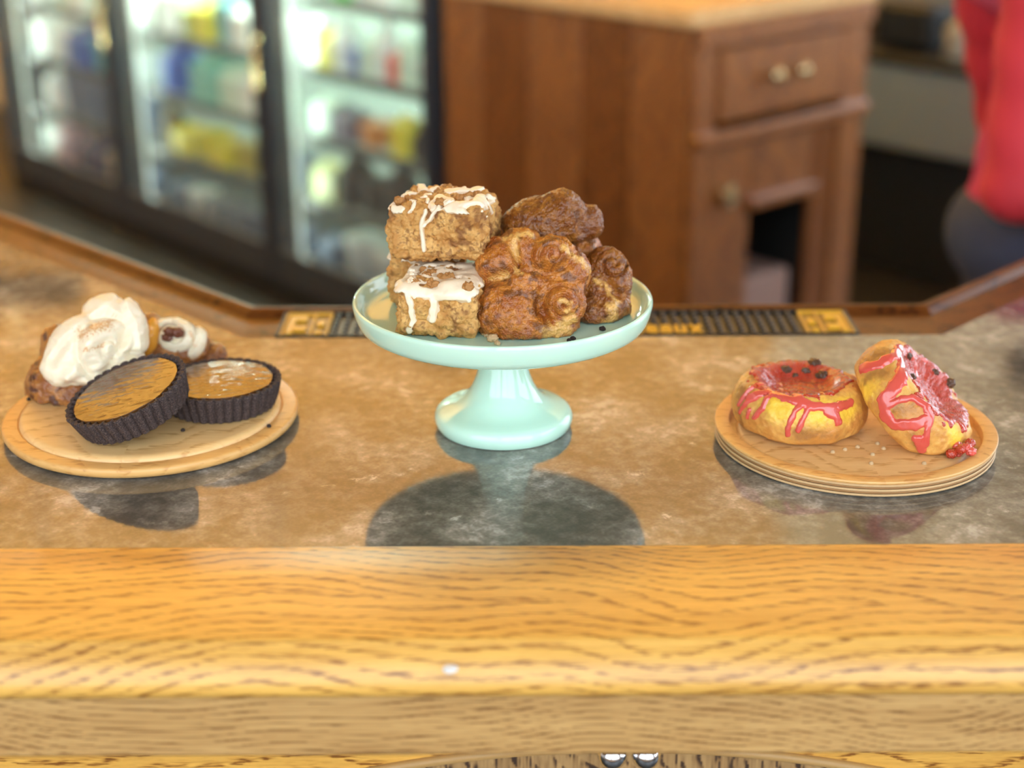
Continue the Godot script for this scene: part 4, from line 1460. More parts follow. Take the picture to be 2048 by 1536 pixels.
func danish(label: String, at: Vector3, turn: Basis, floor_y: float, strokes: Array, bits: Array, pale: Array, brown: Array, fill: float, seed_: float) -> Callable:
	var inv := turn.inverse()
	var f := func(p: Vector3) -> float:
		var q: Vector3 = inv * (p - at)
		var rho := sqrt(q.x * q.x + q.z * q.z)
		var bend := noise_b.get_noise_3dv(Vector3(q.x, 0, q.z) * 22.0 + Vector3.ONE * seed_) * 0.0030
		var e := Vector2((rho - 0.0425) / 0.0165, (q.y - 0.0205) / 0.0225)
		var ring := (e.length() - 1.0) * 0.0175 + bend
		var core := maxf(rho - 0.044, q.y - 0.0325 - bend * 0.5)
		var d := smin(ring, core, 0.012)
		d = smax(d, -q.y, 0.008)
		return smax(d, floor_y - p.y, 0.006)
	var o := thing("berry_danish", label, "pastry", Vector3.ZERO, "berry pastries on the plywood board")
	var s := star(at + turn.y * 0.006, f, 6, 0.09, func(p: Vector3, _d: Vector3) -> float: return noise_a.get_noise_3dv(p * 90.0 + Vector3.ONE * seed_) * 0.0012 + noise_b.get_noise_3dv(p * 300.0) * 0.0003, 6)
	var pl := pale.map(func(q): return stroke(q[1], f, q[0]))
	var br := brown.map(func(q): return stroke(q[1], f, q[0]))
	obj("crust", coloured(s, func(p: Vector3, _n: Vector3) -> Color:
		var a := noise_a.get_noise_3dv(p * 34.0 + Vector3.ONE * seed_)
		var b := noise_b.get_noise_3dv(p * 190.0)
		var col := mixc(Color(0.60, 0.26, 0.055), Color(0.82, 0.47, 0.12), 0.5 + a + b * 0.4)
		col = mixc(col, Color(0.88, 0.56, 0.055), smoothstep(0.0, 1.0, near_strokes(pl, p) + b * 0.3 + a * 0.5))
		return mixc(col, Color(0.28, 0.105, 0.030), smoothstep(0.0, 1.0, near_strokes(br, p) + b * 0.4 + a * 0.9) * 0.8)), M["danish crust"], o)
	var filling := coat(s, func(p: Vector3, _n: Vector3) -> float:
		var q: Vector3 = inv * (p - at)
		if q.y < 0.012:
			return 0.0
		var rho := sqrt(q.x * q.x + q.z * q.z)
		return clampf((fill - rho) / 0.005 + 0.5 + noise_b.get_noise_3dv(p * 60.0) * 2.2, 0.0, 1.0), 0.0016, func(p: Vector3) -> float: return noise_b.get_noise_3dv(p * 150.0) * 0.0011)
	if filling:
		obj("filling", filling, M["berry filling"], o)
	var lines := strokes.map(func(q): return stroke(q[1], f, q[0]))
	var glaze := coat(s, func(p: Vector3, _n: Vector3) -> float: return in_strokes(lines, p), 0.0020)
	if glaze:
		obj("glaze", glaze, M["berry glaze"], o)
	for q in bits:
		var c = hit(q[0], q[1], f)
		if c == null:
			continue
		var r: float = q[2] * 1.3 / F
		var b := star(c, func(p: Vector3) -> float: return ellipsoid(p - c, Vector3(r, r * 0.75, r * 0.85)) + noise_a.get_noise_3dv(p * 230.0) * r * 0.35, 3, r * 2.5)
		obj("toasted_bit", raw_mesh(b.v, b.n, b.idx), M["toasted bit"], o)
	return f


func right_pastries() -> void:
	var top := T + 0.010
	danish("round yellow pastry lying flat, berry filling and one pink glaze loop down its side", Vector3(0.2530, top, -1.2440), Basis(Vector3.UP, 0.3), top + 0.0003, [
		[6.0, [[1598, 815], [1590, 822], [1578, 850], [1575, 870], [1580, 892]]], [6.0, [[1616, 815], [1605, 840], [1596, 862], [1585, 894]]], [9.0, [[1655, 822], [1672, 832], [1678, 842]]], [5.0, [[1530, 785], [1500, 800], [1480, 825]]], [6.0, [[1535, 795], [1525, 815], [1508, 835]]], [5.0, [[1505, 775], [1490, 790], [1478, 810]]], [10.0, [[1500, 795], [1540, 785], [1580, 798], [1620, 810], [1660, 815], [1700, 806]]], [8.0, [[1520, 770], [1560, 780], [1600, 795]]], [6.0, [[1530, 765], [1560, 770], [1590, 790]]], [6.0, [[1560, 722], [1600, 712], [1640, 705], [1690, 712]]], [6.0, [[1545, 745], [1575, 735]]], [7.0, [[1680, 712], [1710, 720], [1720, 730]]], [5.0, [[1500, 820], [1495, 835]]]],
		[[1628, 727, 15.0], [1645, 752, 14.0], [1572, 740, 12.0], [1664, 733, 12.0], [1612, 742, 10.0], [1590, 752, 8.0]],
		[[22.0, [[1545, 805], [1580, 815]]], [20.0, [[1640, 830], [1700, 820]]], [14.0, [[1540, 745], [1555, 740]]]],
		[[16.0, [[1490, 780], [1478, 815], [1482, 845]]], [14.0, [[1600, 875], [1670, 872]]], [12.0, [[1510, 760], [1540, 730]]]], 0.0445, 1.0)
	var turn := Basis(Vector3.RIGHT, 0.30) * Basis(Vector3.BACK, -0.72)
	var mid := at_d(1822, 806, 1.222)
	danish("round yellow pastry tilted against its neighbour, pink berry glaze all over its face", mid - turn.y * 0.019, turn, top + 0.0003, [
		[11.0, [[1725, 735], [1760, 728], [1790, 712], [1800, 695]]], [13.0, [[1800, 700], [1805, 730], [1800, 760], [1780, 785], [1765, 800]]], [12.0, [[1765, 800], [1768, 830], [1785, 850], [1810, 850], [1840, 848]]], [7.0, [[1775, 812], [1800, 800], [1825, 795]]], [8.0, [[1825, 795], [1850, 810], [1862, 830], [1855, 860], [1850, 890], [1842, 910]]], [7.0, [[1840, 850], [1848, 838], [1862, 835]]], [7.0, [[1815, 705], [1850, 720], [1890, 740], [1920, 770], [1940, 810], [1944, 850]]], [6.0, [[1850, 810], [1890, 830], [1930, 860]]], [10.0, [[1835, 880], [1845, 900]]], [8.0, [[1820, 705], [1830, 730], [1835, 760]]]],
		[[1815, 712, 10.0], [1898, 766, 13.0], [1822, 755, 10.0], [1870, 745, 9.0]],
		[[26.0, [[1735, 780], [1730, 815], [1745, 845]]], [16.0, [[1900, 850], [1915, 880]]]],
		[[14.0, [[1735, 720], [1770, 705]]], [14.0, [[1770, 745], [1740, 750]]], [12.0, [[1825, 870], [1840, 885]]], [16.0, [[1795, 825], [1830, 815]]]], 0.0435, 4.0)
	# a spoonful of crushed berries that slid to the rim
	var c := at_h(1922, 900, T + 0.016)
	var o := thing("berry_crush", "small heap of crushed red berries slid against the board rim", "berries", Vector3.ZERO)
	for k in 9:
		var p := c + Vector3(rng.randf_range(-0.010, 0.010), rng.randf_range(-0.003, 0.005), rng.randf_range(-0.006, 0.006))
		var s := star(p, func(q: Vector3) -> float: return ellipsoid(q - p, Vector3(0.0046, 0.0040, 0.0044)) + noise_a.get_noise_3dv(q * 330.0) * 0.0012, 3, 0.012)
		obj("berry_piece", raw_mesh(s.v, s.n, s.idx), M["berry filling"] if k % 2 == 0 else M["berry glaze"], o)


func crumbs() -> void:
	var put := func(px: float, py: float, h: float, r: float, m: String, where: String) -> void:
		var c := at_h(px, py, h)
		var at := Vector3(c.x, h + r * 0.6, c.z)
		var s := star(at, func(p: Vector3) -> float: return ellipsoid(p - at, Vector3(r, r * 0.7, r * 0.9)) + noise_a.get_noise_3dv(p * 500.0) * r * 0.35, 3, r * 2.5)
		tag(obj("crumb", raw_mesh(s.v, s.n, s.idx), M[m]), where, "crumb", where)
	for q in [[1205, 661, 0.0028], [1146, 680, 0.0024], [1138, 683, 0.0016]]:
		put.call(q[0], q[1], PLATE, q[2], "dark crumb", "dark burnt crumb on the mint plate")
	for q in [[985, 683, 0.0048], [975, 674, 0.0030], [995, 690, 0.0026], [800, 662, 0.0034], [968, 670, 0.0026]]:
		put.call(q[0], q[1], PLATE, q[2], "pale crumb", "pale cake crumb fallen on the mint plate")
	for q in [[58, 800, 0.0011], [70, 798, 0.0011], [538, 854, 0.0014], [366, 862, 0.0010]]:
		put.call(q[0], q[1], T + 0.0118 if q[0] > 500 or q[0] < 100 else T + 0.016, q[2], "dark crumb", "dark crumb on the pale maple board")
	for q in [[1715, 895, 0.0008], [1690, 900, 0.0006], [1745, 910, 0.0006], [1742, 928, 0.0007], [1767, 898, 0.0006], [1755, 888, 0.0006], [1848, 928, 0.0006], [1665, 905, 0.0006]]:
		put.call(q[0], q[1], T + 0.010, q[2], "pale crumb", "tiny pale sugar crumb on the plywood board")


# ---------------------------------------------------------------- behind the bar

const CORNER := Vector3(0.41, 0, -3.5)                     # floor corner of the cabinet that points at the guests
const RUN := Vector3(-0.65, 0, -0.76)                      # course of the cabinet's side and of the cooler doors, away to the left


func run_frame(off: Vector3) -> Transform3D:               # x along the run, y up, z out of the doors towards the left bar wing
	var x := -RUN.normalized()
	var z := x.cross(Vector3.UP)
	return Transform3D(Basis(x, Vector3.UP, z), off)


func on_run(px: float, py: float, inset: float) -> Vector3: # the point of that sight line on the cooler's face, moved inside by inset
	var n := run_frame(Vector3.ZERO).basis.z
	var p0 := CORNER - n * inset
	var r := ray(px, py)
	return EYE + r * ((p0 - EYE).dot(n) / r.dot(n))


func cooler() -> void:
	var f := run_frame(CORNER)
	var o := thing("glass_door_cooler", "long dark cooler with glass doors and lit shelves of groceries", "cooler", CORNER)
	o.basis = f.basis
	var posts := [-0.93, -1.82, -2.87, -3.92]
	var depth := 0.62
	var high := 2.0
	var st := new_st()
	add_box(st, Vector3(posts[3] - 0.04, 0.0, -depth - 0.05), Vector3(posts[0] + 0.03, high, -depth), 0.0)
	obj("back_panel", commit(st), M["cooler white"], o)
	obj("side_panel", box_mesh(Vector3(posts[0] - 0.03, 0.0, -depth), Vector3(posts[0] + 0.03, high, -0.03), 0.004), M["slate metal"], o)
	obj("side_panel", box_mesh(Vector3(posts[3] - 0.04, 0.0, -depth), Vector3(posts[3], high, -0.03), 0.004), M["slate metal"], o)
	obj("roof", box_mesh(Vector3(posts[3] - 0.04, high, -depth - 0.05), Vector3(posts[0] + 0.03, high + 0.12, 0.03), 0.004), M["dark metal"], o)
	obj("base", box_mesh(Vector3(posts[3] - 0.04, 0.0, -depth), Vector3(posts[0] + 0.03, 0.10, -0.03), 0.004), M["dark metal"], o)
	obj("kick_plate", box_mesh(Vector3(posts[3] - 0.04, 0.0, -0.03), Vector3(posts[0] + 0.03, 0.07, 0.0), 0.004), M["black panel"], o)
	for k in 4:
		obj("mullion", box_mesh(Vector3(posts[k] - 0.03, 0.07, -0.06), Vector3(posts[k] + 0.03, high, -0.01), 0.004), M["dark metal"], o)
	for y in [0.335, 0.555, 0.775, 0.995, 1.215, 1.50]:
		for k in 3:
			var sh := obj("shelf", box_mesh(Vector3(posts[k + 1] + 0.035, y - 0.014, -depth + 0.01), Vector3(posts[k] - 0.035, y - 0.004, -0.10), 0.002), M["pane"], o)
			obj("price_rail", box_mesh(Vector3(posts[k + 1] + 0.035, y - 0.026, -0.10), Vector3(posts[k] - 0.035, y + 0.006, -0.094), 0.002), M["dark metal"], sh)
	for k in 3:
		var door := Node3D.new()
		door.name = "glass_door"
		o.add_child(door, true)
		var a: float = posts[k + 1] + 0.004
		var b: float = posts[k] - 0.004
		var fr := new_st()
		add_box(fr, Vector3(a, 0.075, 0.0), Vector3(a + 0.045, high - 0.01, 0.03), 0.004)
		add_box(fr, Vector3(b - 0.045, 0.075, 0.0), Vector3(b, high - 0.01, 0.03), 0.004)
		add_box(fr, Vector3(a + 0.045, 0.075, 0.0), Vector3(b - 0.045, 0.19, 0.03), 0.004)
		add_box(fr, Vector3(a + 0.045, high - 0.09, 0.0), Vector3(b - 0.045, high - 0.01, 0.03), 0.004)
		obj("door_frame", commit(fr), M["slate metal"], door)
		var gl := new_st()
		quad(gl, Vector3(a + 0.045, 0.19, 0.015), Vector3(b - 0.045, 0.19, 0.015), Vector3(b - 0.045, high - 0.09, 0.015), Vector3(a + 0.045, high - 0.09, 0.015), Vector3.BACK)
		obj("pane", commit(gl), M["pane"], door)
		obj("door_handle", tube_mesh([Vector3(a + 0.022, 0.70, 0.03), Vector3(a + 0.022, 0.72, 0.06), Vector3(a + 0.022, 0.86, 0.06), Vector3(a + 0.022, 0.88, 0.03)], 0.009, 8), M["brass"], door)
		# the lamp on the inside of each mullion
		var lamp_mat := mat("cooler lamp glow", Color(0.9, 1.0, 0.92), 0.5, {"emission_enabled": true, "emission": Color(0.90, 1.0, 0.93), "emission_energy_multiplier": 0.4})
		for side in 2:
			var x: float = a + 0.03 if side == 0 else b - 0.03
			obj("lamp_tube", box_mesh(Vector3(x - 0.006, 0.14, -0.075), Vector3(x + 0.006, 1.95, -0.062), 0.003), lamp_mat, o)
			var light := AreaLight3D.new()
			light.name = "cooler_light"
			light.area_size = Vector2(0.05, 1.75)
			light.area_normalize_energy = true
			light.light_color = Color(0.90, 1.0, 0.93)
			light.light_energy = 0.26
			light.area_range = 12.0
			light.shadow_enabled = true
			var towards := Vector3(0.75 if side == 0 else -0.75, 0, -0.65).normalized()
			light.transform = Transform3D(Basis.looking_at(towards, Vector3.UP), Vector3(x, 1.03, -0.080))
			o.add_child(light, true)
		var over := AreaLight3D.new()
		over.name = "cooler_light"
		over.area_size = Vector2(b - a - 0.1, 0.06)
		over.area_normalize_energy = true
		over.light_color = Color(0.90, 1.0, 0.93)
		over.light_energy = 5.5
		over.area_range = 12.0
		over.shadow_enabled = true
		over.transform = Transform3D(Basis.looking_at(Vector3(0, -1, -0.25).normalized(), Vector3.BACK), Vector3((a + b) / 2.0, 1.955, -0.13))
		o.add_child(over, true)
		obj("lamp_tube", box_mesh(Vector3(a + 0.05, 1.962, -0.16), Vector3(b - 0.05, 1.985, -0.10), 0.004), lamp_mat, o)
	groceries()


func carton_mesh(w: float, h: float, d: float) -> ArrayMesh:      # a gable-top carton
	var st := new_st()
	add_box(st, Vector3(-w / 2, 0, -d / 2), Vector3(w / 2, h * 0.78, d / 2), 0.004)
	var y0 := h * 0.775
	var y1 := h * 0.94
	var p := [Vector3(-w / 2, y0, d / 2), Vector3(w / 2, y0, d / 2), Vector3(w / 2, y0, -d / 2), Vector3(-w / 2, y0, -d / 2), Vector3(-w / 2, y1, 0), Vector3(w / 2, y1, 0)]
	quad(st, p[0], p[1], p[5], p[4], Vector3(0, 1, 1))
	quad(st, p[3], p[2], p[5], p[4], Vector3(0, 1, -1))
	tri(st, p[0], p[3], p[4], Vector3.LEFT)
	tri(st, p[1], p[2], p[5], Vector3.RIGHT)
	add_box(st, Vector3(-w / 2, y1 - 0.004, -0.003), Vector3(w / 2, h, 0.003), 0.001)
	return commit(st)


func bottle_mesh(w: float, h: float) -> ArrayMesh:
	var r := w / 2
	var q := maxf(r * 0.38, 0.012)
	return lathe([Vector2(0, 0.002), Vector2(r * 0.9, 0), Vector2(r, 0.008), Vector2(r, h * 0.58), Vector2(r * 0.93, h * 0.66), Vector2(r * 0.62, h * 0.77), Vector2(q, h * 0.86), Vector2(q, h * 0.90), Vector2(q * 1.25, h * 0.905), Vector2(q * 1.25, h * 0.985), Vector2(q * 1.1, h), Vector2(0.0, h)], 24)


func tub_mesh(w: float, h: float) -> ArrayMesh:
	var r := w / 2
	return lathe([Vector2(0, 0.002), Vector2(r * 0.78, 0), Vector2(r * 0.82, 0.004), Vector2(r * 0.95, h * 0.86), Vector2(r, h * 0.87), Vector2(r, h * 0.97), Vector2(r * 0.96, h), Vector2(0.0, h)], 28)


func groceries() -> void:
	# seen through the doors: [x, y in the photograph, width px, height px, kind, colour name, r, g, b]
	var list := [
		[40, 25, 60, 95, "carton", "white", 0.75, 0.80, 0.76], [100, 15, 50, 80, "bottle", "white", 0.75, 0.78, 0.76], [125, 85, 58, 66, "carton", "blue", 0.02, 0.09, 0.42], [190, 100, 52, 60, "tub", "teal", 0.10, 0.36, 0.42], [45, 130, 56, 80, "bottle", "white", 0.70, 0.78, 0.74], [160, 20, 45, 80, "carton", "pale green", 0.55, 0.70, 0.60],
		[85, 250, 40, 80, "carton", "pink", 0.62, 0.42, 0.46], [122, 258, 42, 90, "bottle", "navy", 0.02, 0.03, 0.10], [182, 265, 60, 55, "tub", "beige", 0.55, 0.44, 0.30], [45, 260, 40, 80, "carton", "pale grey", 0.50, 0.55, 0.52], [205, 320, 44, 50, "carton", "violet grey", 0.14, 0.12, 0.19], [110, 340, 60, 40, "tub", "violet grey", 0.16, 0.14, 0.20],
		[330, 30, 55, 90, "carton", "white", 0.76, 0.80, 0.74], [388, 20, 44, 70, "carton", "yellow", 0.68, 0.60, 0.02], [440, 62, 60, 74, "tub", "teal", 0.20, 0.48, 0.50], [368, 78, 40, 48, "tub", "lime", 0.40, 0.50, 0.06], [492, 40, 52, 80, "carton", "white", 0.76, 0.82, 0.74], [300, 60, 36, 70, "bottle", "brown", 0.10, 0.07, 0.02],
		[365, 165, 88, 92, "bottle", "blue", 0.02, 0.16, 0.46], [442, 190, 70, 88, "carton", "sea green", 0.18, 0.50, 0.42], [495, 205, 50, 80, "carton", "pale green", 0.55, 0.70, 0.58], [312, 180, 36, 80, "bottle", "brown", 0.06, 0.05, 0.02],
		[322, 285, 56, 50, "carton", "yellow", 0.50, 0.42, 0.06], [375, 305, 54, 52, "tub", "yellow", 0.55, 0.46, 0.10], [430, 318, 54, 52, "carton", "yellow", 0.46, 0.38, 0.08], [488, 335, 54, 54, "tub", "mustard", 0.46, 0.36, 0.06], [345, 380, 52, 44, "tub", "slate blue", 0.10, 0.14, 0.20], [398, 378, 50, 46, "tub", "white", 0.62, 0.62, 0.52], [446, 400, 50, 48, "carton", "grey", 0.22, 0.25, 0.30], [498, 418, 50, 50, "carton", "slate blue", 0.12, 0.16, 0.24],
		[612, 35, 44, 90, "carton", "white", 0.76, 0.80, 0.70], [640, 55, 48, 70, "carton", "yellow", 0.70, 0.52, 0.03], [690, 75, 60, 100, "bottle", "white", 0.80, 0.86, 0.80], [724, 20, 46, 70, "carton", "green", 0.12, 0.62, 0.12], [770, 50, 56, 110, "bottle", "white", 0.78, 0.82, 0.72], [820, 40, 40, 90, "carton", "pale green", 0.62, 0.72, 0.50], [852, 108, 42, 84, "carton", "lime", 0.55, 0.56, 0.04],
		[708, 145, 54, 44, "tub", "blue", 0.02, 0.06, 0.30], [698, 190, 60, 40, "tub", "orange", 0.62, 0.22, 0.04], [755, 170, 40, 70, "carton", "pale green", 0.66, 0.76, 0.62], [792, 165, 40, 60, "carton", "red", 0.60, 0.10, 0.08], [840, 185, 56, 60, "tub", "white", 0.74, 0.78, 0.72], [605, 190, 52, 70, "carton", "pale green", 0.52, 0.64, 0.52],
		[630, 275, 48, 60, "carton", "violet grey", 0.24, 0.23, 0.30], [700, 320, 58, 110, "bottle", "black", 0.006, 0.008, 0.010], [748, 305, 56, 120, "bottle", "black", 0.008, 0.010, 0.014], [798, 315, 56, 120, "bottle", "black", 0.006, 0.007, 0.008], [838, 328, 44, 78, "carton", "yellow", 0.60, 0.46, 0.02], [870, 320, 36, 70, "bottle", "black", 0.01, 0.01, 0.01],
		[635, 388, 56, 74, "carton", "pale lime", 0.50, 0.54, 0.26], [720, 410, 64, 66, "tub", "black", 0.007, 0.007, 0.007], [785, 412, 64, 66, "tub", "black", 0.007, 0.007, 0.007], [695, 485, 80, 76, "tub", "white", 0.62, 0.62, 0.64], [772, 490, 76, 74, "tub", "white", 0.60, 0.60, 0.62], [612, 480, 44, 60, "carton", "slate blue", 0.16, 0.22, 0.28]]
	var shelves := [0.105, 0.335, 0.555, 0.775, 0.995]
	var words := ["on the bottom", "on the lowest wire shelf", "on the second wire shelf", "on the third wire shelf", "on the fourth wire shelf"]
	var f := run_frame(CORNER)
	var ends := [[-1.78, -0.97], [-2.83, -1.86], [-3.88, -2.91]]       # free room behind each door
	var rows := {}
	for i in list.size():
		var q: Array = list[i]
		var p := on_run(q[0], q[1], 0.2)
		var scale: float = EYE.distance_to(p) / F
		var h: float = clampf(q[3] * scale, 0.07, 0.19)
		var w: float = clampf(q[2] * scale * 1.25, 0.06, 0.17)
		var k := 0
		for s in shelves.size():
			if absf(shelves[s] + h * 0.5 - p.y) < absf(shelves[k] + h * 0.5 - p.y):
				k = s
		var door: int = 0 if q[0] > 570 else 1 if q[0] > 250 else 2
		var key := door * 10 + k
		if not rows.has(key):
			rows[key] = []
		rows[key].append([(p - CORNER).dot(f.basis.x), w, h, q])
	for key in rows:
		var row: Array = rows[key]
		var lo: float = ends[key / 10][0]
		var hi: float = ends[key / 10][1]
		row.sort_custom(func(x, y): return x[0] < y[0])
		var full := 0.0
		for e in row:
			full += e[1] + 0.008
		var shrink := minf(1.0, (hi - lo) / full)
		for e in row:
			e[1] *= shrink
		for pass_ in 30:                                    # neighbours push each other apart
			for i in row.size():
				row[i][0] = clampf(row[i][0], lo + row[i][1] / 2, hi - row[i][1] / 2)
				if i > 0:
					var gap: float = row[i - 1][0] + row[i - 1][1] / 2 + row[i][1] / 2 + 0.006 * shrink - row[i][0]
					if gap > 0.0:
						row[i - 1][0] -= gap / 2
						row[i][0] += gap / 2
		var at := lo
		var more := []
		for i in row.size() + 1:                            # a gap in the row holds another of the same kind
			var next: float = row[i][0] - row[i][1] / 2 if i < row.size() else hi
			var like: Array = row[mini(i, row.size() - 1)]
			while next - at > like[1] + 0.03 and more.size() < 12:
				var kind: Array = [["carton", "white", 0.74, 0.80, 0.74], ["bottle", "pale green", 0.55, 0.70, 0.58], ["carton", "pale grey", 0.50, 0.55, 0.52]][(key + more.size()) % 3] if key % 10 > 1 else ["tub", "slate blue", 0.12, 0.16, 0.24]
				more.append([at + like[1] / 2 + 0.012, like[1], like[2], [0, 0, 0, 0] + kind])
				at += like[1] + 0.012
			if i < row.size():
				at = row[i][0] + row[i][1] / 2
		for e in row + more:
			var q: Array = e[3]
			var w: float = e[1]
			var p: Vector3 = CORNER + f.basis.x * float(e[0]) - f.basis.z * (0.125 + w / 2)
			p.y = shelves[key % 10] - (0.004 if key % 10 else 0.005)
			var m: StandardMaterial3D = M.get("food " + q[5])
			if m == null:
				m = mat("food " + q[5], Color(q[6], q[7], q[8]), 0.6 if q[5] == "black" else 0.35)
			var mesh: ArrayMesh = carton_mesh(w, e[2], w) if q[4] == "carton" else bottle_mesh(w, e[2]) if q[4] == "bottle" else tub_mesh(w, e[2])
			var which: String = ["door next to the wooden cabinet", "middle door", "door furthest from the wooden cabinet"][key / 10]
			var o := obj("drink_" + q[4] if q[4] != "tub" else "food_tub", mesh, m, null, p, f.basis)
			tag(o, "%s %s %s, behind the %s" % [q[5], q[4], words[key % 10], which], q[4], "%s %ss in the cooler" % [q[5], q[4]])


func cabinet() -> void:
	var w := Vector3(0.741, 0, -0.671).normalized()        # course of the drawer front, away to the right
	var out := Vector3(0.671, 0, 0.741).normalized()
	var o := thing("wooden_cabinet", "dark cherry wood cabinet with a drawer, standing at the end of the cooler", "cabinet", CORNER)
	o.basis = Basis(w, Vector3.UP, out)
	var wide := 0.66
	var deep := 0.88
	var high := 1.095
	# side: upright planks
	var z := 0.0
	for k in 5:
		var d: float = [0.19, 0.16, 0.20, 0.17, 0.16][k]
		obj("side_plank", box_mesh(Vector3(0.0, 0.0, -z - d + 0.0015), Vector3(0.018, high, -z - 0.0015), 0.003), M["cherry wood"] if k % 2 == 0 else M["cherry wood dark"], o)
		z += d
	obj("side_panel", box_mesh(Vector3(0.018, 0.0, -deep), Vector3(0.030, high, -0.02)), M["cherry wood dark"], o)
	obj("side_panel", box_mesh(Vector3(wide - 0.02, 0.0, -deep), Vector3(wide, high, -0.02)), M["cherry wood"], o)
	obj("back_panel", box_mesh(Vector3(0.02, 0.0, -deep - 0.012), Vector3(wide, high, -deep)), M["cherry wood dark"], o)
	obj("worktop", box_mesh(Vector3(-0.02, high, -deep - 0.01), Vector3(wide + 0.02, high + 0.04, 0.025), 0.006), M["honey wood"], o)
	# face frame
	obj("stile", box_mesh(Vector3(0.0, 0.0, 0.0), Vector3(0.075, high, 0.020), 0.004), M["cherry wood"], o)
	obj("stile", box_mesh(Vector3(wide - 0.10, 0.0, 0.0), Vector3(wide, high, 0.020), 0.004), M["cherry wood"], o)
	obj("rail", box_mesh(Vector3(0.075, 0.0, 0.0), Vector3(wide - 0.10, 0.08, 0.018), 0.003), M["cherry wood"], o)
	obj("rail", box_mesh(Vector3(-0.005, 0.815, 0.0), Vector3(wide, 0.850, 0.045), 0.008), M["cherry wood"], o)
	obj("rail", box_mesh(Vector3(0.0, 1.045, 0.0), Vector3(wide, high, 0.035), 0.006), M["cherry wood"], o)
	var drawer := obj("drawer", box_mesh(Vector3(0.080, 0.865, -0.004), Vector3(wide - 0.105, 1.038, 0.030), 0.010), M["cherry wood"], o)
	for x in [0.255, 0.355]:
		obj("knob", lathe([Vector2(0.0, 0.0), Vector2(0.008, 0.0), Vector2(0.008, 0.012), Vector2(0.017, 0.020), Vector2(0.019, 0.028), Vector2(0.014, 0.034), Vector2(0.0, 0.036)], 20), M["brass"], drawer, Vector3(x, 0.962, 0.030), Basis(Vector3.RIGHT, PI / 2))
	# the lower front is a board with a niche in it
	var n0 := 0.225
	var n1 := 0.465
	var y0 := 0.26
	var y1 := 0.640
	obj("front_board", box_mesh(Vector3(0.077, 0.082, -0.004), Vector3(n0, 0.813, 0.012), 0.003), M["cherry wood"], o)
	obj("front_board", box_mesh(Vector3(n1, 0.082, -0.004), Vector3(wide - 0.102, 0.813, 0.012), 0.003), M["cherry wood dark"], o)
	obj("front_board", box_mesh(Vector3(n0, y1, -0.004), Vector3(n1, 0.813, 0.012), 0.003), M["cherry wood"], o)
	obj("front_board", box_mesh(Vector3(n0, 0.082, -0.004), Vector3(n1, y0, 0.012), 0.003), M["cherry wood"], o)
	obj("niche_ledge", box_mesh(Vector3(n0 - 0.012, y1 - 0.004, 0.0), Vector3(n1 + 0.012, y1 + 0.022, 0.034), 0.004), M["cherry wood"], o)
	var st := new_st()
	add_box(st, Vector3(n0 - 0.01, y0 - 0.01, -0.32), Vector3(n1 + 0.01, y1 + 0.01, -0.31))
	add_box(st, Vector3(n0 - 0.01, y0 - 0.01, -0.31), Vector3(n0, y1 + 0.01, -0.005))
	add_box(st, Vector3(n1, y0 - 0.01, -0.31), Vector3(n1 + 0.01, y1 + 0.01, -0.005))
	add_box(st, Vector3(n0, y1, -0.31), Vector3(n1, y1 + 0.01, -0.005))
	add_box(st, Vector3(n0, y0 - 0.01, -0.31), Vector3(n1, y0, -0.005))
	obj("niche", commit(st), M["black panel"], o)
	obj("catch", lathe([Vector2(0.0, 0.0), Vector2(0.014, 0.0), Vector2(0.016, 0.008), Vector2(0.024, 0.018), Vector2(0.022, 0.030), Vector2(0.0, 0.034)], 20), M["brass"], o, Vector3(0.118, 0.690, 0.012), Basis(Vector3.RIGHT, PI / 2) * Basis.from_scale(Vector3(1.0, 1.0, 1.35)))
	var box := obj("paper_carton", box_mesh(Vector3(-0.095, 0.0, -0.10), Vector3(0.095, 0.175, 0.10), 0.006), mat("rose card", Color(0.42, 0.27, 0.22), 0.7), null, o.transform * Vector3((n0 + n1) / 2.0, y0, -0.115), o.basis)
	tag(box, "dull pink carton standing inside the cabinet niche", "carton")


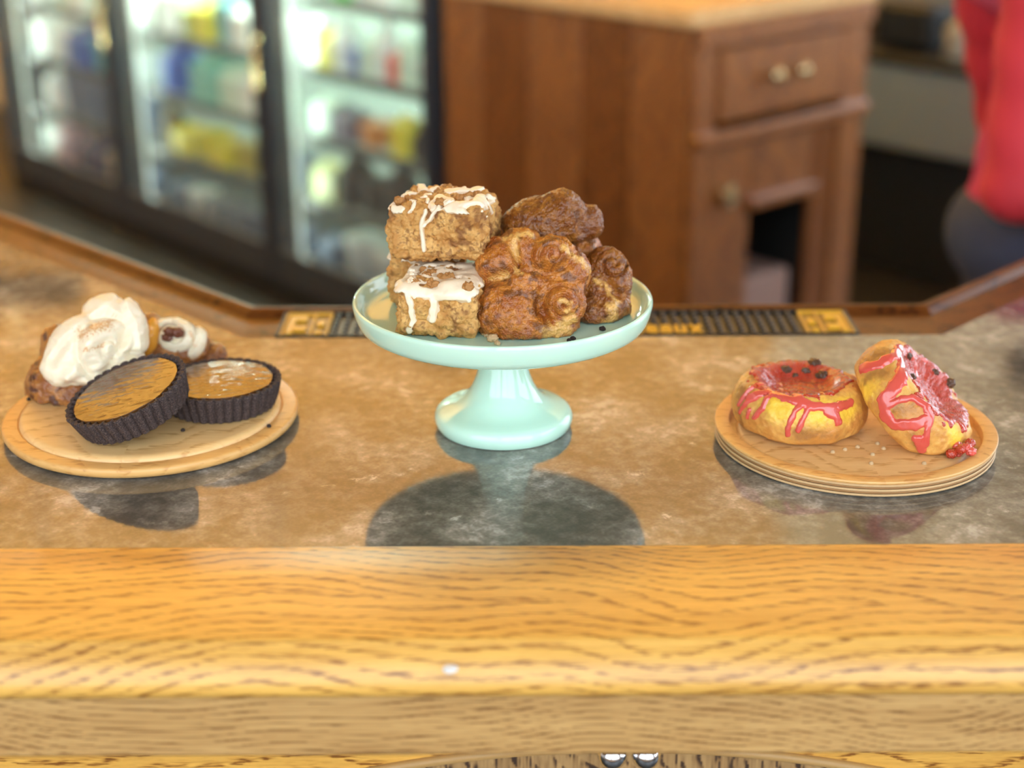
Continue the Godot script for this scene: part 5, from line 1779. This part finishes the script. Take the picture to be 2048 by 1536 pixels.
func prep_table() -> void:
	var x := -RUN.normalized()
	var z := x.cross(Vector3.UP)
	if z.z < 0.0:
		z = -z
	var q := at_h(1830, 305, 0.46)
	var base := Vector3(q.x, 0, q.z)
	var turn := Basis(x, Vector3.UP, x.cross(Vector3.UP))
	var o := thing("prep_table", "low steel work table with a dark open base behind the bar", "table", base)
	o.basis = turn
	obj("front_panel", box_mesh(Vector3(-1.3, 0.46, -0.03), Vector3(0.75, 0.735, 0.0), 0.006), M["steel"], o)
	obj("worktop", box_mesh(Vector3(-1.32, 0.735, -0.62), Vector3(0.77, 0.765, 0.02), 0.006), M["black panel"], o)
	obj("base_panel", box_mesh(Vector3(-1.3, 0.0, -0.60), Vector3(0.75, 0.46, -0.08), 0.004), M["black panel"], o)
	for lx in [-1.27, 0.70]:
		obj("leg", box_mesh(Vector3(lx - 0.02, 0.0, -0.05), Vector3(lx + 0.02, 0.46, -0.01), 0.004), M["dark metal"], o)
	var top := 0.765
	var on := func(called: String, label: String, cat: String, mesh: Mesh, m: Material, px: float, py: float, back: float) -> void:
		var r := ray(px, py)
		var p := EYE + r * ((base - turn.z * back - EYE).dot(turn.z) / r.dot(turn.z))
		p.y = top
		tag(obj(called, mesh, m, null, p, turn), label, cat)
	on.call("toaster", "black toaster on the steel work table", "toaster", toaster_mesh(), M["black panel"], 1826, 110, 0.16)
	on.call("bread_tin", "brown tin beside the toaster on the work table", "tin", tub_mesh(0.14, 0.10), mat("brown tin", Color(0.12, 0.06, 0.02), 0.5), 1748, 90, 0.30)
	on.call("cream_jug", "cream coloured jug on the steel work table", "jug", bottle_mesh(0.10, 0.15), mat("cream ware", Color(0.40, 0.36, 0.27), 0.4), 1918, 110, 0.12)
	# a pale back counter with kitchen goods, further off
	var b := thing("back_counter", "pale grey counter against the wall behind the work table", "counter", base - turn.z * 1.0)
	b.basis = turn
	obj("counter_body", box_mesh(Vector3(-2.2, 0.0, -0.55), Vector3(1.3, 0.86, 0.0), 0.006), mat("grey laminate", Color(0.30, 0.29, 0.23), 0.5), b)
	obj("counter_top", box_mesh(Vector3(-2.22, 0.86, -0.56), Vector3(1.32, 0.90, 0.02), 0.006), mat("pale top", Color(0.42, 0.39, 0.33), 0.35), b)
	var far := [["flour_bin", "lidded white bin on the pale back counter", "bin", tub_mesh(0.14, 0.22), mat("white bin", Color(0.62, 0.58, 0.70), 0.4), 1930, 20], ["spice_jar", "brown jar on the pale back counter", "jar", tub_mesh(0.12, 0.16), mat("brown jar", Color(0.25, 0.13, 0.06), 0.4), 1866, 22], ["honey_jar", "golden jar on the pale back counter", "jar", tub_mesh(0.11, 0.16), mat("golden jar", Color(0.36, 0.22, 0.03), 0.3), 1766, 5], ["mixing_bowl", "beige bowl on the pale back counter", "bowl", tub_mesh(0.14, 0.10), mat("beige bowl", Color(0.45, 0.38, 0.32), 0.4), 1806, 15]]
	for g in far:
		var r := ray(g[5], g[6])
		var p := EYE + r * ((base - turn.z * 1.2 - EYE).dot(turn.z) / r.dot(turn.z))
		p.y = 0.90
		tag(obj(g[0], g[3], g[4], null, p, turn), g[1], g[2])


func toaster_mesh() -> ArrayMesh:
	var st := new_st()
	add_box(st, Vector3(-0.12, 0.012, -0.08), Vector3(0.12, 0.16, 0.08), 0.02)
	for s: int in [-1, 1]:
		for k: int in [-1, 1]:
			add_box(st, Vector3(s * 0.10 - 0.012, 0.0, k * 0.055 - 0.012), Vector3(s * 0.10 + 0.012, 0.014, k * 0.055 + 0.012), 0.002)
	add_box(st, Vector3(0.12, 0.09, -0.02), Vector3(0.14, 0.105, 0.02), 0.003)
	return commit(st)


# ---------------------------------------------------------------- the person at work behind the right bar wing

func person() -> void:
	var hip := Vector3(1.02, 0.88, -2.62)
	var chest := Vector3(1.07, 1.20, -2.62)
	var neck := Vector3(1.12, 1.375, -2.62)
	var head := Vector3(1.16, 1.50, -2.62)
	var j := {}
	for s: int in [-1, 1]:                                       # 1: the side towards the camera
		var zz := -2.62 + s * 0.085
		j["hip%d" % s] = Vector3(1.01, 0.83, zz)
		j["knee%d" % s] = Vector3(1.03 - s * 0.03, 0.46, zz + s * 0.02)
		j["ankle%d" % s] = Vector3(0.985 - s * 0.05, 0.09, zz + s * 0.02)
		j["toe%d" % s] = Vector3(1.13 - s * 0.05, 0.035, zz + s * 0.04)
		j["sh%d" % s] = Vector3(0.930, 1.315, -2.62 + s * 0.155)
		j["el%d" % s] = Vector3(0.905 + (1 - s) * 0.06, 1.000, -2.62 + s * 0.215)
		j["wr%d" % s] = Vector3(1.135, 0.955, -2.62 + s * 0.17)
	var hips := [j["hip-1"], j["hip1"]]
	var knees := [j["knee-1"], j["knee1"]]
	var ankles := [j["ankle-1"], j["ankle1"]]
	var toes := [j["toe-1"], j["toe1"]]
	var sh := [j["sh-1"], j["sh1"]]
	var el := [j["el-1"], j["el1"]]
	var wr := [j["wr-1"], j["wr1"]]
	var legs := func(p: Vector3, more: float) -> float:
		var d := ellipsoid(p - Vector3(1.0, 0.86, -2.62), Vector3(0.125 + more, 0.11 + more, 0.155 + more))
		if p.y > 1.05:
			return d
		for s in 2:
			d = smin(d, capsule(p, hips[s], knees[s], 0.088 + more, 0.060 + more), 0.03)
			d = smin(d, capsule(p, knees[s], ankles[s], 0.058 + more, 0.040 + more * 1.6), 0.02)
		return d
	var trunk := func(p: Vector3, more: float) -> float:
		var d := capsule((p - hip) * Vector3(1.0, 1.0, 0.80) + hip, hip, chest, 0.112 + more, 0.118 + more)
		if p.y < 0.7:
			return d
		d = smin(d, ellipsoid(p - chest - Vector3(0.02, 0.02, 0), Vector3(0.115 + more, 0.15 + more, 0.155 + more)), 0.04)
		d = smin(d, capsule(p, sh[0], sh[1], 0.055 + more, 0.055 + more), 0.05)
		return d
	var arms := func(p: Vector3, more: float) -> float:
		var d := 1.0
		for s in 2:
			d = minf(d, smin(capsule(p, sh[s], el[s], 0.052 + more, 0.042 + more), capsule(p, el[s], wr[s], 0.041 + more, 0.027 + more), 0.012))
		return d
	var body_f := func(p: Vector3) -> float:
		var d: float = smin(trunk.call(p, 0.0), legs.call(p, 0.0), 0.04)
		if p.y > 0.8:
			d = smin(d, arms.call(p, 0.0), 0.006)
		d = smin(d, capsule(p, neck - Vector3(0.02, 0.06, 0), neck + Vector3(0.01, 0.05, 0), 0.052, 0.048), 0.03)
		if p.y < 0.3:
			for s in 2:
				d = smin(d, capsule(p, ankles[s], toes[s], 0.040, 0.030), 0.02)
		return d
	var head_f := func(p: Vector3) -> float:                # looks along +x and a little down
		var q := p - head
		var d := ellipsoid(q, Vector3(0.095, 0.118, 0.076))
		d = smin(d, ellipsoid(q - Vector3(0.030, -0.058, 0), Vector3(0.062, 0.058, 0.055)), 0.03)
		d = smin(d, capsule(q, Vector3(0.088, 0.012, 0), Vector3(0.106, -0.026, 0), 0.009, 0.014), 0.015)
		d = smin(d, ellipsoid(q - Vector3(0.084, -0.058, 0), Vector3(0.013, 0.008, 0.022)), 0.010)
		d = smin(d, ellipsoid(q - Vector3(0.074, -0.092, 0), Vector3(0.020, 0.016, 0.022)), 0.015)
		for s: int in [-1, 1]:
			d = smax(d, -ellipsoid(q - Vector3(0.098, 0.012, s * 0.032), Vector3(0.016, 0.012, 0.017)), 0.010)
			d = smin(d, ellipsoid(q - Vector3(0.082, 0.010, s * 0.032), Vector3(0.011, 0.010, 0.012)), 0.003)
			d = smin(d, ellipsoid(q - Vector3(-0.008, -0.006, s * 0.078), Vector3(0.018, 0.030, 0.009)), 0.006)
		return smin(d, capsule(q, Vector3(-0.015, -0.06, 0), Vector3(-0.03, -0.15, 0), 0.050, 0.052), 0.02)
	var bones := [[], []]                                   # [from, to, radius at each end, softness] of each hand
	var palms := []
	for s: int in [-1, 1]:
		var w: Vector3 = j["wr%d" % s]
		var dir := Vector3(0.90, -0.20, -s * 0.30).normalized()
		var side := dir.cross(Vector3.UP).normalized() * s
		var up := side.cross(dir) * s
		var palm := w + dir * 0.050
		palms.append([palm, Basis(dir, up, side).inverse()])
		var list: Array = bones[(s + 1) / 2]
		list.append([w - dir * 0.02, w + dir * 0.015, 0.026, 0.024, 0.018])
		for k in 4:
			var len: float = [0.066, 0.076, 0.071, 0.056][k]
			var a := palm + dir * 0.036 + side * (0.027 - 0.018 * k)
			var b := a + dir * len * 0.48 - up * len * 0.18
			list.append([a, b, 0.0092, 0.0085, 0.004])
			list.append([b, b + dir * len * 0.22 - up * len * 0.40, 0.0085, 0.0072, 0.002])
		var t0 := palm - dir * 0.022 + side * 0.034
		var t1 := t0 + dir * 0.032 + side * 0.022 - up * 0.006
		list.append([t0, t1, 0.0125, 0.0105, 0.008])
		list.append([t1, t1 + dir * 0.030 - up * 0.012, 0.0105, 0.0085, 0.003])
	var hand_of := func(p: Vector3, h: int) -> float:
		var basis: Basis = palms[h][1]
		var middle: Vector3 = palms[h][0]
		var d := round_box(basis * (p - middle), Vector3(0.042, 0.013, 0.038), 0.012)
		if d > 0.13:
			return d - 0.1
		for c in bones[h]:
			d = smin(d, capsule(p, c[0], c[1], c[2], c[3]), c[4])
		return d
	var o := thing("person", "person in a red and pink top and blue jeans at work behind the bar", "person", Vector3(1.02, 0, -2.62))
	var skin := mat("skin", Color(0.55, 0.30, 0.20), 0.5)
	var v := PackedVector3Array()
	var n := PackedVector3Array()
	var idx := PackedInt32Array()
	var pieces := [nets(body_f, Vector3(0.80, 0.0, -2.95), Vector3(1.30, 1.46, -2.30), 0.017), nets(head_f, head - Vector3(0.11, 0.16, 0.10), head + Vector3(0.13, 0.13, 0.10), 0.007)]
	for h in 2:
		var w: Vector3 = wr[h]
		var hand_f := func(p: Vector3) -> float: return hand_of.call(p, h)
		pieces.append(nets(hand_f, w - Vector3(0.05, 0.08, 0.10), w + Vector3(0.19, 0.06, 0.10), 0.0045))
	for piece in pieces:
		var first := v.size()
		v.append_array(piece.v)
		n.append_array(piece.n)
		for i in piece.idx:
			idx.append(first + i)
	var move := func(piece: Dictionary) -> ArrayMesh:
		var pv: PackedVector3Array = piece.v
		for i in pv.size():
			pv[i] -= Vector3(1.02, 0, -2.62)
		return raw_mesh(pv, piece.n, piece.idx)
	o.position.x -= 0.085
	obj("body", move.call({"v": v, "n": n, "idx": idx}), skin, o)
	var hem := 0.855
	var top_f := func(p: Vector3) -> float:
		var fold := 0.006 * sin(p.y * 46.0 + p.x * 30.0) + 0.004 * noise_a.get_noise_3dv(p * 16.0)
		var d: float = smin(trunk.call(p, 0.016), smax(ellipsoid(p - Vector3(1.03, 0.86, -2.62), Vector3(0.125, 0.16, 0.165)), p.y - 0.97, 0.02), 0.04)
		d += fold * 0.6
		return smax(smax(d, hem - p.y, 0.006), p.y - 1.385, 0.01)
	obj("top", move.call(nets(top_f, Vector3(0.82, 0.82, -2.92), Vector3(1.28, 1.42, -2.32), 0.011)), mat("magenta cloth", Color(0.60, 0.035, 0.14), 0.75, {"rim_enabled": true, "rim": 0.4}), o)
	var sleeve_f := func(p: Vector3) -> float:
		var d: float = arms.call(p, 0.017) + 0.005 * sin(p.y * 60.0 + p.z * 20.0) * 0.6
		return smax(d, p.x - 1.13, 0.006)
	obj("sleeve", move.call(nets(sleeve_f, Vector3(0.80, 0.86, -2.95), Vector3(1.20, 1.42, -2.30), 0.011)), mat("red cloth", Color(0.62, 0.030, 0.045), 0.75, {"rim_enabled": true, "rim": 0.4}), o)
	var jeans_f := func(p: Vector3) -> float:
		return smax(legs.call(p, 0.012) + 0.003 * noise_a.get_noise_3dv(p * 22.0), p.y - 0.93, 0.006)
	obj("jeans", move.call(nets(jeans_f, Vector3(0.80, 0.06, -2.90), Vector3(1.26, 0.96, -2.34), 0.013)), mat("denim", Color(0.050, 0.068, 0.12), 0.85), o)
	var shoe_f := func(p: Vector3) -> float:
		var d := 1.0
		for s in 2:
			d = minf(d, smin(capsule(p, ankles[s] - Vector3(0.01, 0.04, 0), toes[s], 0.050, 0.040), capsule(p, ankles[s], ankles[s] - Vector3(0, 0.04, 0), 0.050, 0.048), 0.02))
		return smax(d, 0.002 - p.y, 0.004)
	obj("shoes", move.call(nets(shoe_f, Vector3(0.84, -0.02, -2.82), Vector3(1.28, 0.16, -2.42), 0.010)), M["black panel"], o)
	var hair_f := func(p: Vector3) -> float:
		var q := p - head
		var d := ellipsoid(q - Vector3(-0.016, 0.016, 0), Vector3(0.104, 0.122, 0.088))
		d = smin(d, ellipsoid(q - Vector3(-0.120, 0.03, 0), Vector3(0.045, 0.050, 0.045)), 0.02)
		d = smax(d, q.x * 0.9 - q.y * 0.75 - 0.040, 0.012)
		return smax(d, -0.105 - q.y, 0.01) + 0.0025 * sin(q.z * 190.0 + q.y * 60.0)
	obj("hair", move.call(nets(hair_f, head - Vector3(0.19, 0.13, 0.11), head + Vector3(0.11, 0.16, 0.11), 0.006)), mat("brown hair", Color(0.060, 0.030, 0.015), 0.5), o)
